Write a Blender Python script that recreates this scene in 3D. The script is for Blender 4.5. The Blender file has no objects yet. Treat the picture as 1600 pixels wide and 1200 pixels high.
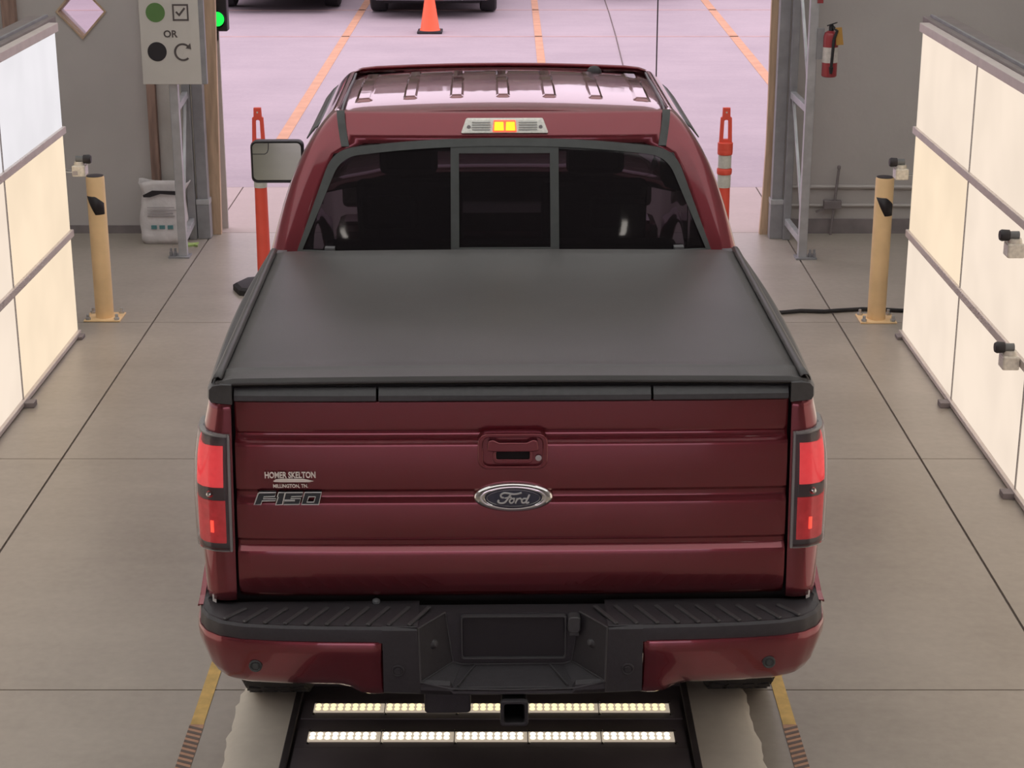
import bpy, bmesh, math, random
from mathutils import Vector, Matrix
random.seed(7)
R = math.radians
S = bpy.context.scene
COL = S.collection

# ------------------------------------------------------------------ camera, world, exposure
cam_data = bpy.data.cameras.new('camera')
cam = bpy.data.objects.new('camera', cam_data); COL.objects.link(cam)
cam.location = (0, -5.4, 3.22); cam.rotation_euler = (R(90 - 18.2), 0, 0)
cam_data.sensor_width = 36.0; cam_data.lens = 36.0 * 2850 / 1600
cam_data.clip_end = 400
S.camera = cam

world = bpy.data.worlds.new('overcast_sky'); S.world = world; world.use_nodes = True
wn = world.node_tree.nodes['Background']
wn.inputs[0].default_value = (1.0, 0.835, 0.985, 1); wn.inputs[1].default_value = 1.85   # flat overcast, lilac under this white balance

S.view_settings.view_transform = 'Standard'; S.view_settings.look = 'None'
S.view_settings.gamma = 1.0; S.view_settings.use_curve_mapping = False
S.view_settings.exposure = 0.0
ROOF_T = .51        # share of daylight the tent roof lets through
LAMP = 7.0          # ceiling lamp strength
PANEL = 1.0         # light wall strength

# ------------------------------------------------------------------ materials
MATS = {}
def mat(name, col, rough=0.5, metal=0.0, coat=0.0, noise=0.0, nscale=8.0, bump=0.0, bscale=60.0, emit=None, estr=0.0, spec=0.5, stretch=None, flake=0.0):
    if name in MATS: return MATS[name]
    m = bpy.data.materials.new(name); m.use_nodes = True
    nt = m.node_tree; b = nt.nodes['Principled BSDF']
    b.inputs['Base Color'].default_value = (*col, 1); b.inputs['Roughness'].default_value = rough
    b.inputs['Metallic'].default_value = metal; b.inputs['Coat Weight'].default_value = coat
    b.inputs['Coat Roughness'].default_value = 0.04; b.inputs['Specular IOR Level'].default_value = spec
    tc = nt.nodes.new('ShaderNodeTexCoord')
    src = tc.outputs['Object']
    if stretch:
        mp = nt.nodes.new('ShaderNodeMapping'); mp.inputs['Scale'].default_value = stretch
        nt.links.new(src, mp.inputs['Vector']); src = mp.outputs['Vector']
    if noise <= 0: noise = 0.03
    n = nt.nodes.new('ShaderNodeTexNoise'); n.inputs['Scale'].default_value = nscale; n.inputs['Detail'].default_value = 6
    nt.links.new(src, n.inputs['Vector'])
    cr = nt.nodes.new('ShaderNodeValToRGB')
    cr.color_ramp.elements[0].position = 0.3; cr.color_ramp.elements[1].position = 0.7
    cr.color_ramp.elements[0].color = tuple(c * (1 - noise) for c in col) + (1,)
    cr.color_ramp.elements[1].color = tuple(min(1, c * (1 + noise)) for c in col) + (1,)
    nt.links.new(n.outputs['Fac'], cr.inputs['Fac']); nt.links.new(cr.outputs['Color'], b.inputs['Base Color'])
    if bump > 0:
        n2 = nt.nodes.new('ShaderNodeTexNoise'); n2.inputs['Scale'].default_value = bscale; n2.inputs['Detail'].default_value = 4
        nt.links.new(src, n2.inputs['Vector'])
        bp = nt.nodes.new('ShaderNodeBump'); bp.inputs['Strength'].default_value = bump; bp.inputs['Distance'].default_value = 0.01
        nt.links.new(n2.outputs['Fac'], bp.inputs['Height']); nt.links.new(bp.outputs['Normal'], b.inputs['Normal'])
    if emit:
        b.inputs['Emission Color'].default_value = (*emit, 1); b.inputs['Emission Strength'].default_value = estr
    MATS[name] = m; return m

def glass(name, tint, rough=0.02, ior=1.5, haze_lift=0.0):
    m = bpy.data.materials.new(name); m.use_nodes = True
    nt = m.node_tree; nt.nodes.clear()
    o = nt.nodes.new('ShaderNodeOutputMaterial'); mx = nt.nodes.new('ShaderNodeMixShader')
    t = nt.nodes.new('ShaderNodeBsdfTransparent'); g = nt.nodes.new('ShaderNodeBsdfGlossy'); fr = nt.nodes.new('ShaderNodeFresnel')
    t.inputs[0].default_value = (*tint, 1); g.inputs['Roughness'].default_value = rough; fr.inputs['IOR'].default_value = ior
    n = nt.nodes.new('ShaderNodeTexNoise'); n.inputs['Scale'].default_value = 3
    mr = nt.nodes.new('ShaderNodeMapRange'); mr.inputs['To Min'].default_value = rough; mr.inputs['To Max'].default_value = rough + 0.03
    nt.links.new(n.outputs['Fac'], mr.inputs['Value']); nt.links.new(mr.outputs['Result'], g.inputs['Roughness'])
    nt.links.new(fr.outputs[0], mx.inputs[0]); nt.links.new(t.outputs[0], mx.inputs[1]); nt.links.new(g.outputs[0], mx.inputs[2])
    if haze_lift:  # pale diffuse haze mixed in to lift the black of the panes
        df = nt.nodes.new('ShaderNodeBsdfDiffuse'); df.inputs[0].default_value = (.32, .28, .32, 1); m2 = nt.nodes.new('ShaderNodeMixShader'); m2.inputs[0].default_value = haze_lift
        nt.links.new(mx.outputs[0], m2.inputs[1]); nt.links.new(df.outputs[0], m2.inputs[2]); mx = m2
    nt.links.new(mx.outputs[0], o.inputs[0]); MATS[name] = m; return m

def emis(name, col, s, noise=0.04, nscale=2.0):
    m = bpy.data.materials.new(name); m.use_nodes = True
    nt = m.node_tree; nt.nodes.clear()
    o = nt.nodes.new('ShaderNodeOutputMaterial'); e = nt.nodes.new('ShaderNodeEmission')
    tc = nt.nodes.new('ShaderNodeTexCoord')
    n = nt.nodes.new('ShaderNodeTexNoise'); n.inputs['Scale'].default_value = nscale
    cr = nt.nodes.new('ShaderNodeValToRGB'); cr.color_ramp.elements[0].position = 0.35; cr.color_ramp.elements[1].position = 0.65
    cr.color_ramp.elements[0].color = tuple(c * (1 - noise) for c in col) + (1,); cr.color_ramp.elements[1].color = tuple(c * (1 + noise) for c in col) + (1,)
    nt.links.new(tc.outputs['Object'], n.inputs['Vector']); nt.links.new(n.outputs['Fac'], cr.inputs['Fac']); nt.links.new(cr.outputs['Color'], e.inputs['Color'])
    e.inputs['Strength'].default_value = s; nt.links.new(e.outputs[0], o.inputs[0]); MATS[name] = m; return m

def concrete(name, c1, c2, rough, crack=False):
    m = bpy.data.materials.new(name); m.use_nodes = True
    nt = m.node_tree; b = nt.nodes['Principled BSDF']; L = nt.links.new
    tc = nt.nodes.new('ShaderNodeTexCoord')
    geo = nt.nodes.new('ShaderNodeNewGeometry')
    n1 = nt.nodes.new('ShaderNodeTexNoise'); n1.inputs['Scale'].default_value = 0.7; n1.inputs['Detail'].default_value = 7; n1.inputs['Roughness'].default_value = 0.62
    n2 = nt.nodes.new('ShaderNodeTexNoise'); n2.inputs['Scale'].default_value = 24; n2.inputs['Detail'].default_value = 5
    mp = nt.nodes.new('ShaderNodeMapping'); mp.inputs['Scale'].default_value = (0.35, 3.0, 1)
    n3 = nt.nodes.new('ShaderNodeTexNoise'); n3.inputs['Scale'].default_value = 2.2; n3.inputs['Detail'].default_value = 6
    L(geo.outputs['Position'], n1.inputs['Vector']); L(geo.outputs['Position'], n2.inputs['Vector'])
    L(geo.outputs['Position'], mp.inputs['Vector']); L(mp.outputs['Vector'], n3.inputs['Vector'])
    a = nt.nodes.new('ShaderNodeMath'); a.operation = 'MULTIPLY_ADD'; a.inputs[1].default_value = 0.3; L(n2.outputs['Fac'], a.inputs[0]); L(n1.outputs['Fac'], a.inputs[2])
    a2 = nt.nodes.new('ShaderNodeMath'); a2.operation = 'MULTIPLY_ADD'; a2.inputs[1].default_value = 0.22; L(n3.outputs['Fac'], a2.inputs[0]); L(a.outputs[0], a2.inputs[2])
    cr = nt.nodes.new('ShaderNodeValToRGB'); cr.color_ramp.elements[0].position = 0.55; cr.color_ramp.elements[1].position = 0.98
    cr.color_ramp.elements[0].color = (*c1, 1); cr.color_ramp.elements[1].color = (*c2, 1)
    L(a2.outputs[0], cr.inputs['Fac']); L(cr.outputs['Color'], b.inputs['Base Color'])
    mr = nt.nodes.new('ShaderNodeMapRange'); mr.inputs['From Min'].default_value = .3; mr.inputs['From Max'].default_value = .7
    mr.inputs['To Min'].default_value = rough - .06; mr.inputs['To Max'].default_value = rough + .08
    L(n1.outputs['Fac'], mr.inputs['Value']); L(mr.outputs['Result'], b.inputs['Roughness'])
    bp = nt.nodes.new('ShaderNodeBump'); bp.inputs['Strength'].default_value = 0.12; bp.inputs['Distance'].default_value = 0.004
    L(n2.outputs['Fac'], bp.inputs['Height']); L(bp.outputs['Normal'], b.inputs['Normal'])
    MATS[name] = m; return m

M = {}
M['floor'] = concrete('polished_concrete', (0.30, 0.262, 0.220), (0.42, 0.374, 0.318), 0.34)
M['apron'] = concrete('outdoor_concrete', (0.40, 0.335, 0.30), (0.47, 0.40, 0.36), 0.7)
M['patch'] = concrete('rough_concrete', (0.50, 0.455, 0.39), (0.62, 0.57, 0.49), 0.7)
M['joint'] = mat('joint_filler', (0.15, 0.125, 0.11), 0.9, noise=.3, nscale=20)
M['lot'] = concrete('lot_pavement', (0.345, 0.300, 0.315), (0.43, 0.375, 0.385), 0.85)
M['wall'] = mat('tent_fabric', (0.50, 0.465, 0.445), 0.75, noise=.06, nscale=1.5, bump=.25, bscale=3.0)
M['wall2'] = mat('tent_fabric_light', (0.49, 0.455, 0.43), 0.75, noise=.06, nscale=1.5, bump=1.0, bscale=4.5)
M['ceil'] = mat('ceiling_fabric', (0.6, 0.57, 0.55), 0.8, noise=.05, nscale=1)
def fabric_roof(name, refl, trans):
    m = bpy.data.materials.new(name); m.use_nodes = True
    nt = m.node_tree; nt.nodes.clear()
    o = nt.nodes.new('ShaderNodeOutputMaterial'); a = nt.nodes.new('ShaderNodeAddShader'); d = nt.nodes.new('ShaderNodeBsdfDiffuse'); t = nt.nodes.new('ShaderNodeBsdfTranslucent')
    tc = nt.nodes.new('ShaderNodeTexCoord'); n = nt.nodes.new('ShaderNodeTexNoise'); n.inputs['Scale'].default_value = 1.2
    cr = nt.nodes.new('ShaderNodeValToRGB'); cr.color_ramp.elements[0].color = tuple(c * .93 for c in trans) + (1,); cr.color_ramp.elements[1].color = tuple(c * 1.07 for c in trans) + (1,)
    nt.links.new(tc.outputs['Object'], n.inputs['Vector']); nt.links.new(n.outputs['Fac'], cr.inputs['Fac']); nt.links.new(cr.outputs['Color'], t.inputs[0])
    d.inputs[0].default_value = (*refl, 1)
    nt.links.new(d.outputs[0], a.inputs[0]); nt.links.new(t.outputs[0], a.inputs[1]); nt.links.new(a.outputs[0], o.inputs[0]); MATS[name] = m; return m
M['ceil'] = fabric_roof('translucent_roof_fabric', (.42, .40, .38), (ROOF_T, ROOF_T * 1.20, ROOF_T * 1.0))   # daylight glows through the tent roof
M['wall3'] = mat('pale_liner_fabric', (0.62, 0.585, 0.54), 0.75, noise=.12, nscale=3, bump=1.0, bscale=6)
M['roofdark'] = mat('opaque_roof_sheet', (0.34, 0.32, 0.32), 0.8, noise=.1)
M['base'] = mat('baseboard_dark', (0.22, 0.19, 0.19), 0.7, noise=.2, nscale=6)
M['wood'] = mat('plywood', (0.52, 0.37, 0.25), 0.65, noise=.22, nscale=5, stretch=(6, 6, .6), bump=.1)
M['wood2'] = mat('brown_timber', (0.30, 0.195, 0.155), 0.7, noise=.3, nscale=5, stretch=(6, 6, .6))
M['steel'] = mat('galvanised_steel', (0.48, 0.49, 0.50), 0.42, metal=.6, noise=.12, nscale=12)
M['steeld'] = mat('grey_steel', (0.30, 0.30, 0.31), 0.5, metal=.4, noise=.12, nscale=10)
M['alu'] = mat('aluminium_rail', (0.66, 0.59, 0.55), 0.45, metal=.3, noise=.06, nscale=10)
M['aludark'] = mat('dark_top_rail', (0.20, 0.17, 0.16), 0.5, noise=.1, nscale=8)
M['tilew'] = emis('tile_white', (0.86, 0.83, 0.86), PANEL)
M['tilec'] = emis('tile_cream', (0.98, 0.79, 0.585), PANEL)
M['tilep'] = emis('tile_pale', (0.94, 0.79, 0.655), PANEL)
M['seam'] = mat('tile_seam', (0.42, 0.40, 0.38), 0.6)
M['paint'] = mat('ruby_car_paint', (0.225, 0.031, 0.043), 0.24, metal=.65, coat=1.0, noise=.05, nscale=300)
M['plastic'] = mat('black_textured_plastic', (0.040, 0.036, 0.040), 0.5, noise=.1, nscale=80, bump=.12, bscale=350)
M['plasticg'] = mat('grey_plastic_cap', (0.066, 0.064, 0.066), 0.42, noise=.08, nscale=60, bump=.08, bscale=300)
M['vinyl'] = mat('black_vinyl', (0.060, 0.056, 0.054), 0.40, noise=.12, nscale=2.5, bump=.1, bscale=260)
M['rubber'] = mat('black_rubber', (0.018, 0.017, 0.018), 0.7, noise=.15, nscale=20, bump=.1)
M['gasket'] = mat('window_gasket', (0.065, 0.07, 0.068), 0.4, noise=.1, nscale=20)
M['dark'] = mat('dark_interior', (0.010, 0.009, 0.010), 0.8)
M['seat'] = mat('seat_cloth', (0.05, 0.045, 0.045), 0.85, noise=.15, nscale=30)
M['chrome'] = mat('chrome', (0.80, 0.79, 0.77), 0.08, metal=1.0)
M['satin'] = mat('satin_chrome', (0.55, 0.54, 0.52), 0.25, metal=1.0)
M['silver'] = mat('silver_lettering', (0.70, 0.69, 0.67), 0.3, metal=.3)
M['blue'] = mat('badge_blue', (0.012, 0.016, 0.05), 0.2, coat=1)
M['badge'] = mat('badge_dark', (0.05, 0.055, 0.06), 0.35, metal=.3)
M['sticker'] = mat('sticker_white', (0.95, 0.86, 0.78), 0.6)
M['lampgrey'] = mat('lamp_housing', (0.14, 0.15, 0.155), 0.35, noise=.1, nscale=15)
M['lampframe'] = mat('lamp_bezel', (0.34, 0.34, 0.33), 0.3, metal=.3)
M['redlens'] = mat('red_lens_lit', (0.75, 0.06, 0.07), 0.25, emit=(1.0, 0.085, 0.095), estr=.5, noise=.2, nscale=60)
M['redlens2'] = mat('red_lens', (0.50, 0.06, 0.07), 0.25, emit=(1.0, 0.06, 0.07), estr=.20, noise=.2, nscale=40)
M['redfil'] = mat('red_filament', (1.0, 0.1, 0.08), 0.25, emit=(1.0, 0.10, 0.06), estr=1.0)
M['clearlens'] = mat('clear_lens', (0.82, 0.81, 0.74), 0.2, noise=.12, nscale=90, coat=.6)
M['amber'] = mat('amber_lit', (1, .6, .02), 0.3, emit=(1.0, 0.62, 0.01), estr=1.0)
M['redrim'] = mat('red_rim_lit', (.9, .1, .05), 0.3, emit=(1.0, 0.14, 0.06), estr=.8)
glass('privacy_glass', (0.055, 0.048, 0.055), haze_lift=.03); M['glass'] = MATS['privacy_glass']
glass('clear_cover', (0.93, 0.93, 0.93)); M['cover'] = MATS['clear_cover']
glass('pane_clear', (0.93, 0.91, 0.93)); M['pane'] = MATS['pane_clear']
M['mirror'] = mat('mirror_glass', (0.62, 0.66, 0.58), 0.03, metal=1.0)
M['rim'] = mat('alloy', (0.45, 0.45, 0.46), 0.3, metal=.9)
M['orange'] = mat('orange_plastic', (0.75, 0.085, 0.05), 0.5, noise=.06, nscale=8)
M['coneo'] = mat('cone_orange', (0.90, 0.12, 0.04), 0.5, noise=.05, nscale=6)
M['reflect'] = mat('reflective_band', (0.55, 0.55, 0.50), 0.4, noise=.08, nscale=60)
M['bollard'] = mat('bollard_yellow', (0.90, 0.63, 0.33), 0.5, noise=.08, nscale=6, bump=.05)
M['black'] = mat('black_paint', (0.02, 0.017, 0.02), 0.5)
M['sign'] = mat('sign_board', (0.58, 0.55, 0.50), 0.5, noise=.04, nscale=3)
M['signgreen'] = mat('sign_green', (0.10, 0.21, 0.06), 0.5)
M['signtext'] = mat('sign_dark', (0.09, 0.075, 0.07), 0.5)
M['greenlamp'] = emis('green_lamp', (0.02, 1.0, 0.10), 1.1)
M['bag'] = mat('woven_sack', (0.62, 0.58, 0.57), 0.7, noise=.12, nscale=10, bump=.8, bscale=12)
M['bagblue'] = mat('print_blue', (0.08, 0.30, 0.55), 0.6)
M['bagteal'] = mat('print_teal', (0.10, 0.25, 0.26), 0.6)
M['baggrey'] = mat('print_grey', (0.38, 0.35, 0.35), 0.6)
M['leaf'] = mat('lime_rag', (0.40, 0.55, 0.18), 0.7, noise=.2)
M['extred'] = mat('extinguisher_red', (0.30, 0.03, 0.035), 0.35, coat=.5)
M['extlabel'] = mat('extinguisher_label', (0.62, 0.58, 0.53), 0.5, noise=.15, nscale=40)
M['tag'] = mat('yellow_tag', (0.50, 0.27, 0.06), 0.6, noise=.1)
M['yellow'] = mat('yellow_floor_tape', (0.66, 0.43, 0.13), 0.6, noise=.18, nscale=18)
M['hazard'] = mat('rust_stripe', (0.48, 0.27, 0.17), 0.6, noise=.15, nscale=18)
M['hazblk'] = mat('brown_black_stripe', (0.13, 0.09, 0.075), 0.6, noise=.2, nscale=18)
M['lotline'] = mat('faded_orange_paint', (0.56, 0.32, 0.19), 0.85, noise=.12, nscale=5)
M['lotfaint'] = mat('faint_orange_paint', (0.46, 0.33, 0.30), 0.8, noise=.12, nscale=5)
M['scan'] = mat('scanner_black', (0.105, 0.088, 0.095), 0.45, noise=.25, nscale=3)
M['scanrail'] = mat('scanner_rail', (0.07, 0.06, 0.062), 0.4, metal=.3, noise=.2, nscale=8)
M['led'] = emis('led_warm', (1.0, 0.78, 0.42), 1.5)
M['ledw'] = emis('led_white', (1.0, 0.89, 0.70), 2.4)
M['ledbed'] = mat('led_strip_bed', (0.55, 0.50, 0.46), 0.4, emit=(1, .85, .65), estr=.38)
M['lampdiff'] = emis('lamp_diffuser', (1.0, 0.92, 0.84), LAMP)
M['white'] = mat('white_enamel', (0.7, 0.69, 0.67), 0.4)
M['tree'] = mat('tree_foliage', (0.05, 0.055, 0.025), 0.9, noise=.5, nscale=.6)
M['trunk'] = mat('tree_bark', (0.06, 0.045, 0.035), 0.9, noise=.3)
M['carblack'] = mat('dark_car_paint', (0.02, 0.02, 0.023), 0.3, coat=1)
M['cargrey'] = mat('grey_car_paint', (0.07, 0.07, 0.08), 0.3, metal=.4, coat=1)
M['carsilver'] = mat('silver_car_paint', (0.35, 0.35, 0.37), 0.3, metal=.6, coat=1)
M['sensor'] = mat('clear_sensor_case', (0.66, 0.62, 0.54), 0.25, noise=.15, nscale=60, coat=.5)

# ------------------------------------------------------------------ mesh helpers
class MB:
    def __init__(s): s.v = []; s.f = []
    def add(s, vs, fs):
        o = len(s.v); s.v += [tuple(p) for p in vs]; s.f += [tuple(i + o for i in f) for f in fs]; return s
    def box(s, x0, x1, y0, y1, z0, z1, mtx=None):
        vs = [Vector((x, y, z)) for z in (z0, z1) for y in (y0, y1) for x in (x0, x1)]
        if mtx: vs = [mtx @ p for p in vs]
        return s.add(vs, [(0, 2, 3, 1), (4, 5, 7, 6), (0, 1, 5, 4), (2, 6, 7, 3), (0, 4, 6, 2), (1, 3, 7, 5)])
    def bar(s, a, b, w, h, up=(0, 0, 1)):
        a = Vector(a); b = Vector(b); d = (b - a); L = d.length; d.normalize()
        u = Vector(up)
        if abs(d.dot(u)) > .99: u = Vector((0, 1, 0))
        x = d.cross(u).normalized(); z = x.cross(d).normalized()
        vs = [a + d * t * L + x * i * w / 2 + z * j * h / 2 for t in (0, 1) for j in (-1, 1) for i in (-1, 1)]
        return s.add(vs, [(0, 2, 3, 1), (4, 5, 7, 6), (0, 1, 5, 4), (2, 6, 7, 3), (0, 4, 6, 2), (1, 3, 7, 5)])
    def prism(s, pts, fn, a, b):      # polygon pts (p,q) -> fn(p,q,t) at t=a and b
        n = len(pts)
        vs = [fn(p, q, a) for p, q in pts] + [fn(p, q, b) for p, q in pts]
        fs = [tuple(range(n)), tuple(range(2 * n - 1, n - 1, -1))] + [(i, i + n, (i + 1) % n + n, (i + 1) % n) for i in range(n)]
        return s.add(vs, fs)
    def ring(s, outer, inner, fn, a, b):
        n = len(outer)
        vs = [fn(p, q, a) for p, q in outer] + [fn(p, q, a) for p, q in inner] + [fn(p, q, b) for p, q in outer] + [fn(p, q, b) for p, q in inner]
        fs = []
        for i in range(n):
            j = (i + 1) % n
            fs += [(i, j, n + j, n + i), (2 * n + i, 3 * n + i, 3 * n + j, 2 * n + j), (i, 2 * n + i, 2 * n + j, j), (n + i, n + j, 3 * n + j, 3 * n + i)]
        return s.add(vs, fs)
    def grid(s, rows, closed=False):
        n = len(rows[0]); vs = [p for r in rows for p in r]; fs = []
        for i in range(len(rows) - 1):
            for j in range(n if closed else n - 1):
                k = (j + 1) % n
                fs.append((i * n + j, i * n + k, (i + 1) * n + k, (i + 1) * n + j))
        return s.add(vs, fs)
    def lathe(s, prof, n=16, c=(0, 0, 0), ax='z', arc=None, cap=True):
        rows = []
        for r, h in prof:
            row = []
            for k in range(n):
                a = 2 * math.pi * k / n; p, q = r * math.cos(a), r * math.sin(a)
                if ax == 'z': v = (c[0] + p, c[1] + q, c[2] + h)
                elif ax == 'y': v = (c[0] + p, c[1] + h, c[2] + q)
                else: v = (c[0] + h, c[1] + p, c[2] + q)
                row.append(v)
            rows.append(row)
        o = len(s.v); s.grid(rows, True)
        if cap:
            s.f.append(tuple(o + k for k in range(n))[::-1]); m = o + (len(prof) - 1) * n; s.f.append(tuple(m + k for k in range(n)))
        return s
    def tube(s, path, r, n=8, closed=False):
        P = [Vector(p) for p in path]; rows = []; m = len(P); prev = None
        for i, p in enumerate(P):
            if closed: t = P[(i + 1) % m] - P[i - 1]
            else: t = P[min(i + 1, m - 1)] - P[max(i - 1, 0)]
            t.normalize()
            if prev is None:
                u = Vector((0, 0, 1)) if abs(t.z) < .9 else Vector((0, 1, 0))
                x = t.cross(u).normalized()
            else:
                x = (prev - t * prev.dot(t)).normalized()
            prev = x; y = t.cross(x)
            rr = r[i] if isinstance(r, (list, tuple)) else r
            rows.append([p + (x * math.cos(2 * math.pi * k / n) + y * math.sin(2 * math.pi * k / n)) * rr for k in range(n)])
        if closed: rows.append(rows[0])
        o = len(s.v); s.grid(rows, True)
        if not closed:
            s.f.append(tuple(o + k for k in range(n))[::-1]); b = o + (m - 1) * n; s.f.append(tuple(b + k for k in range(n)))
        return s
    def build(s, name, m, parent=None, smooth=35, bevel=0, solid=0, seg=2, offset=0, recalc=True):
        me = bpy.data.meshes.new(name); me.from_pydata(s.v, [], s.f)
        bm = bmesh.new(); bm.from_mesh(me)
        if solid or smooth: bmesh.ops.remove_doubles(bm, verts=bm.verts, dist=1e-5)
        if recalc: bmesh.ops.recalc_face_normals(bm, faces=bm.faces)
        bm.to_mesh(me); bm.free()
        if smooth:
            for p in me.polygons: p.use_smooth = True
            me.set_sharp_from_angle(angle=R(smooth))
        me.materials.append(M[m] if isinstance(m, str) else m)
        o = bpy.data.objects.new(name, me); COL.objects.link(o)
        if parent: o.parent = parent
        if solid:
            d = o.modifiers.new('thickness', 'SOLIDIFY'); d.thickness = solid; d.offset = offset
        if bevel:
            d = o.modifiers.new('bevel', 'BEVEL'); d.width = bevel; d.segments = seg; d.limit_method = 'ANGLE'; d.angle_limit = R(40)
        return o

def thing(name, label, cat, loc=(0, 0, 0), rz=0, group=None):
    o = bpy.data.objects.new(name, None); COL.objects.link(o); o.empty_display_size = .1
    o.location = loc; o.rotation_euler = (0, 0, rz); return tag(o, label, cat, group)
def tag(o, label, cat, group=None):
    o['label'] = label; o['category'] = cat
    if group: o['group'] = group
    return o
def structure(o, label=None):
    o['kind'] = 'structure'
    if label: o['label'] = label
    return o
def dup(root, loc, label=None, rz=None, parent=None):
    r = root.copy(); COL.objects.link(r)
    if parent: r.parent = parent
    else:
        r.location = loc
        if rz is not None: r.rotation_euler = (0, 0, rz)
        if label: r['label'] = label
    for ch in list(root.children): dup(ch, None, parent=r)
    return r
def box_obj(name, m, parent, *b, bevel=0, mtx=None):
    return MB().box(*b, mtx=mtx).build(name, m, parent, smooth=None if not bevel else 35, bevel=bevel)
def XZ(y0):   # polygon (x,z) extruded along y
    return lambda p, q, t: (p, y0 + t, q)
def lerp(a, b, t): return a + (b - a) * t
def interp(tab, z):
    if z <= tab[0][0]: return tab[0][1]
    for (a, va), (b, vb) in zip(tab, tab[1:]):
        if z <= b: return lerp(va, vb, (z - a) / (b - a))
    return tab[-1][1]
def rrect(x0, x1, z0, z1, r, n=5):
    pts = []
    for cx, cz, a0 in ((x1 - r, z1 - r, 0), (x0 + r, z1 - r, 90), (x0 + r, z0 + r, 180), (x1 - r, z0 + r, 270)):
        for k in range(n + 1):
            a = R(a0 + 90 * k / n); pts.append((cx + r * math.cos(a), cz + r * math.sin(a)))
    return pts
def text_mesh(name, body, size, m, parent, loc, rot, depth=.001, align='CENTER', sx=1.0, bold=0.0, width=None):
    c = bpy.data.curves.new(name, 'FONT'); c.body = body; c.size = size; c.extrude = depth; c.align_x = align; c.offset = bold; c.resolution_u = 3
    t = bpy.data.objects.new(name, c); COL.objects.link(t)
    dg = bpy.context.evaluated_depsgraph_get(); me = bpy.data.meshes.new_from_object(t.evaluated_get(dg))
    bpy.data.objects.remove(t); me.materials.clear(); me.materials.append(M[m]); me.name = name
    o = bpy.data.objects.new(name, me); COL.objects.link(o); o.parent = parent; o.location = loc; o.rotation_euler = rot
    if width: xs_ = [v.co.x for v in me.vertices]; sx = width / (max(xs_) - min(xs_))
    o.scale = (sx, 1, 1)
    return o

# ------------------------------------------------------------------ the hall: floor, walls, ceiling
WY = 8.05                      # inner face of the far wall
XL, XR, YB = -5.6, 5.3, -9.0
floor = structure(MB().box(XL, XR, YB, 9.71, -.25, -.012).build('floor', 'joint', smooth=None))
xs = [XL, -2.262, 2.053, XR]
ys = [YB, -6.62, -4.17, -1.73, .728, 3.19, 5.635, 8.06, 9.70]
for i in range(3):
    for j in range(len(ys) - 1):
        g, h = .0055, .0035
        box_obj('slab', 'apron' if ys[j] > 8 else 'floor', floor, xs[i] + g, xs[i + 1] - g, ys[j] + h, ys[j + 1] - h, -.20, 0)

lot = structure(MB().box(-70, 70, 9.72, 160, -.3, -.004).build('lot_ground', 'lot', smooth=None))
def lotline(m, a, b, w):
    MB().bar((a[0], a[1], -.003), (b[0], b[1], -.003), w, .006).build('painted_line', m, lot, smooth=None)
lotline('lotline', (-2.44, 60), (-2.20, 11.9), .11)
lotline('lotline', (.30, 60), (.365, 12), .10)
lotline('lotline', (3.35, 60), (2.93, 13.2), .12)
lotline('lotfaint', (-20, 19.3), (20, 19.42), .07)
lotline('lotfaint', (-20, 22.3), (20, 22.5), .08)
MB().tube([(1.48, 26, -.002), (1.44, 22, -.002), (1.40, 19.5, -.002), (1.335, 16.5, -.002), (1.30, 14, -.002), (1.28, 11, -.002)], .008, 5).build('pavement_crack', 'joint', lot)
# left and right ramps of rough concrete beside the scanner
def patch(xi, xo, sgn):
    b = MB(); rows = []
    yy = [-.9 + k * .03 for k in range(57)]
    for y in yy:
        j = .006 * math.sin(y * 5.3 + sgn) + .004 * math.sin(y * 23) + .003 * math.sin(y * 57) + random.uniform(-.004, .004)
        rows.append([(xi, y, .022), (lerp(xi, xo, .5), y, .022), (lerp(xi, xo, .86), y, .019), (xo + sgn * j, y, -.001)])
    b.grid(rows)
    b.grid([[(xi, y, .022) for y in yy], [(xi, y, -.01) for y in yy]])
    return b.build('concrete_patch', 'patch', floor, smooth=50)
patch(-.79, -1.005, -1); patch(.64, .875, 1)

def wall_with_holes():
    w = structure(MB().box(XL, -3.305, WY, WY + .18, 0, 5).build('wall_far_left', 'wall', smooth=None))
    b = MB()
    cx, cz, hx, hz = -3.135, 1.65, .17, .185
    L, Rr = -3.305, -2.965
    y0, y1 = WY, WY + .18
    dia = [(cx, cz - hz), (cx + hx, cz), (cx, cz + hz), (cx - hx, cz)]
    polys = [[(L, 0), (Rr, 0), dia[1], dia[0], dia[3]], [(L, 5), dia[3], dia[2], dia[1], (Rr, 5)]]
    for p in polys: b.prism(p, lambda p_, q, t: (p_, t, q), y0, y1)
    b.box(Rr, -2.62, y0, y1, 0, 5)
    MB().box(-2.62, -2.30, y0, y1, 0, 5).build('wall_segment', 'wall3', w, smooth=None)
    o = b.build('wall_segment', 'wall', w, smooth=None)
    return w
wl = wall_with_holes()
win = structure(MB().prism([(-3.135, 1.465), (-2.965, 1.65), (-3.135, 1.835), (-3.305, 1.65)], lambda p, q, t: (p, t, q), WY + .08, WY + .086).build('window_1', 'pane', smooth=None),
                'diamond shaped window in the grey far wall')
MB().ring([(-3.135, 1.449), (-2.950, 1.65), (-3.135, 1.851), (-3.320, 1.65)], [(-3.135, 1.468), (-2.968, 1.65), (-3.135, 1.832), (-3.302, 1.65)],
          lambda p, q, t: (p, t, q), WY - .012, WY + .10).build('window_frame', 'wood', win, smooth=None)
wr = structure(MB().box(2.0, XR, WY, WY + .18, 0, 5).build('wall_far_right', 'wall2', smooth=None))
structure(MB().box(-2.34, 2.02, WY, WY + .18, 4.1, 5).build('wall_far_header', 'wall', smooth=None))
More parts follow.
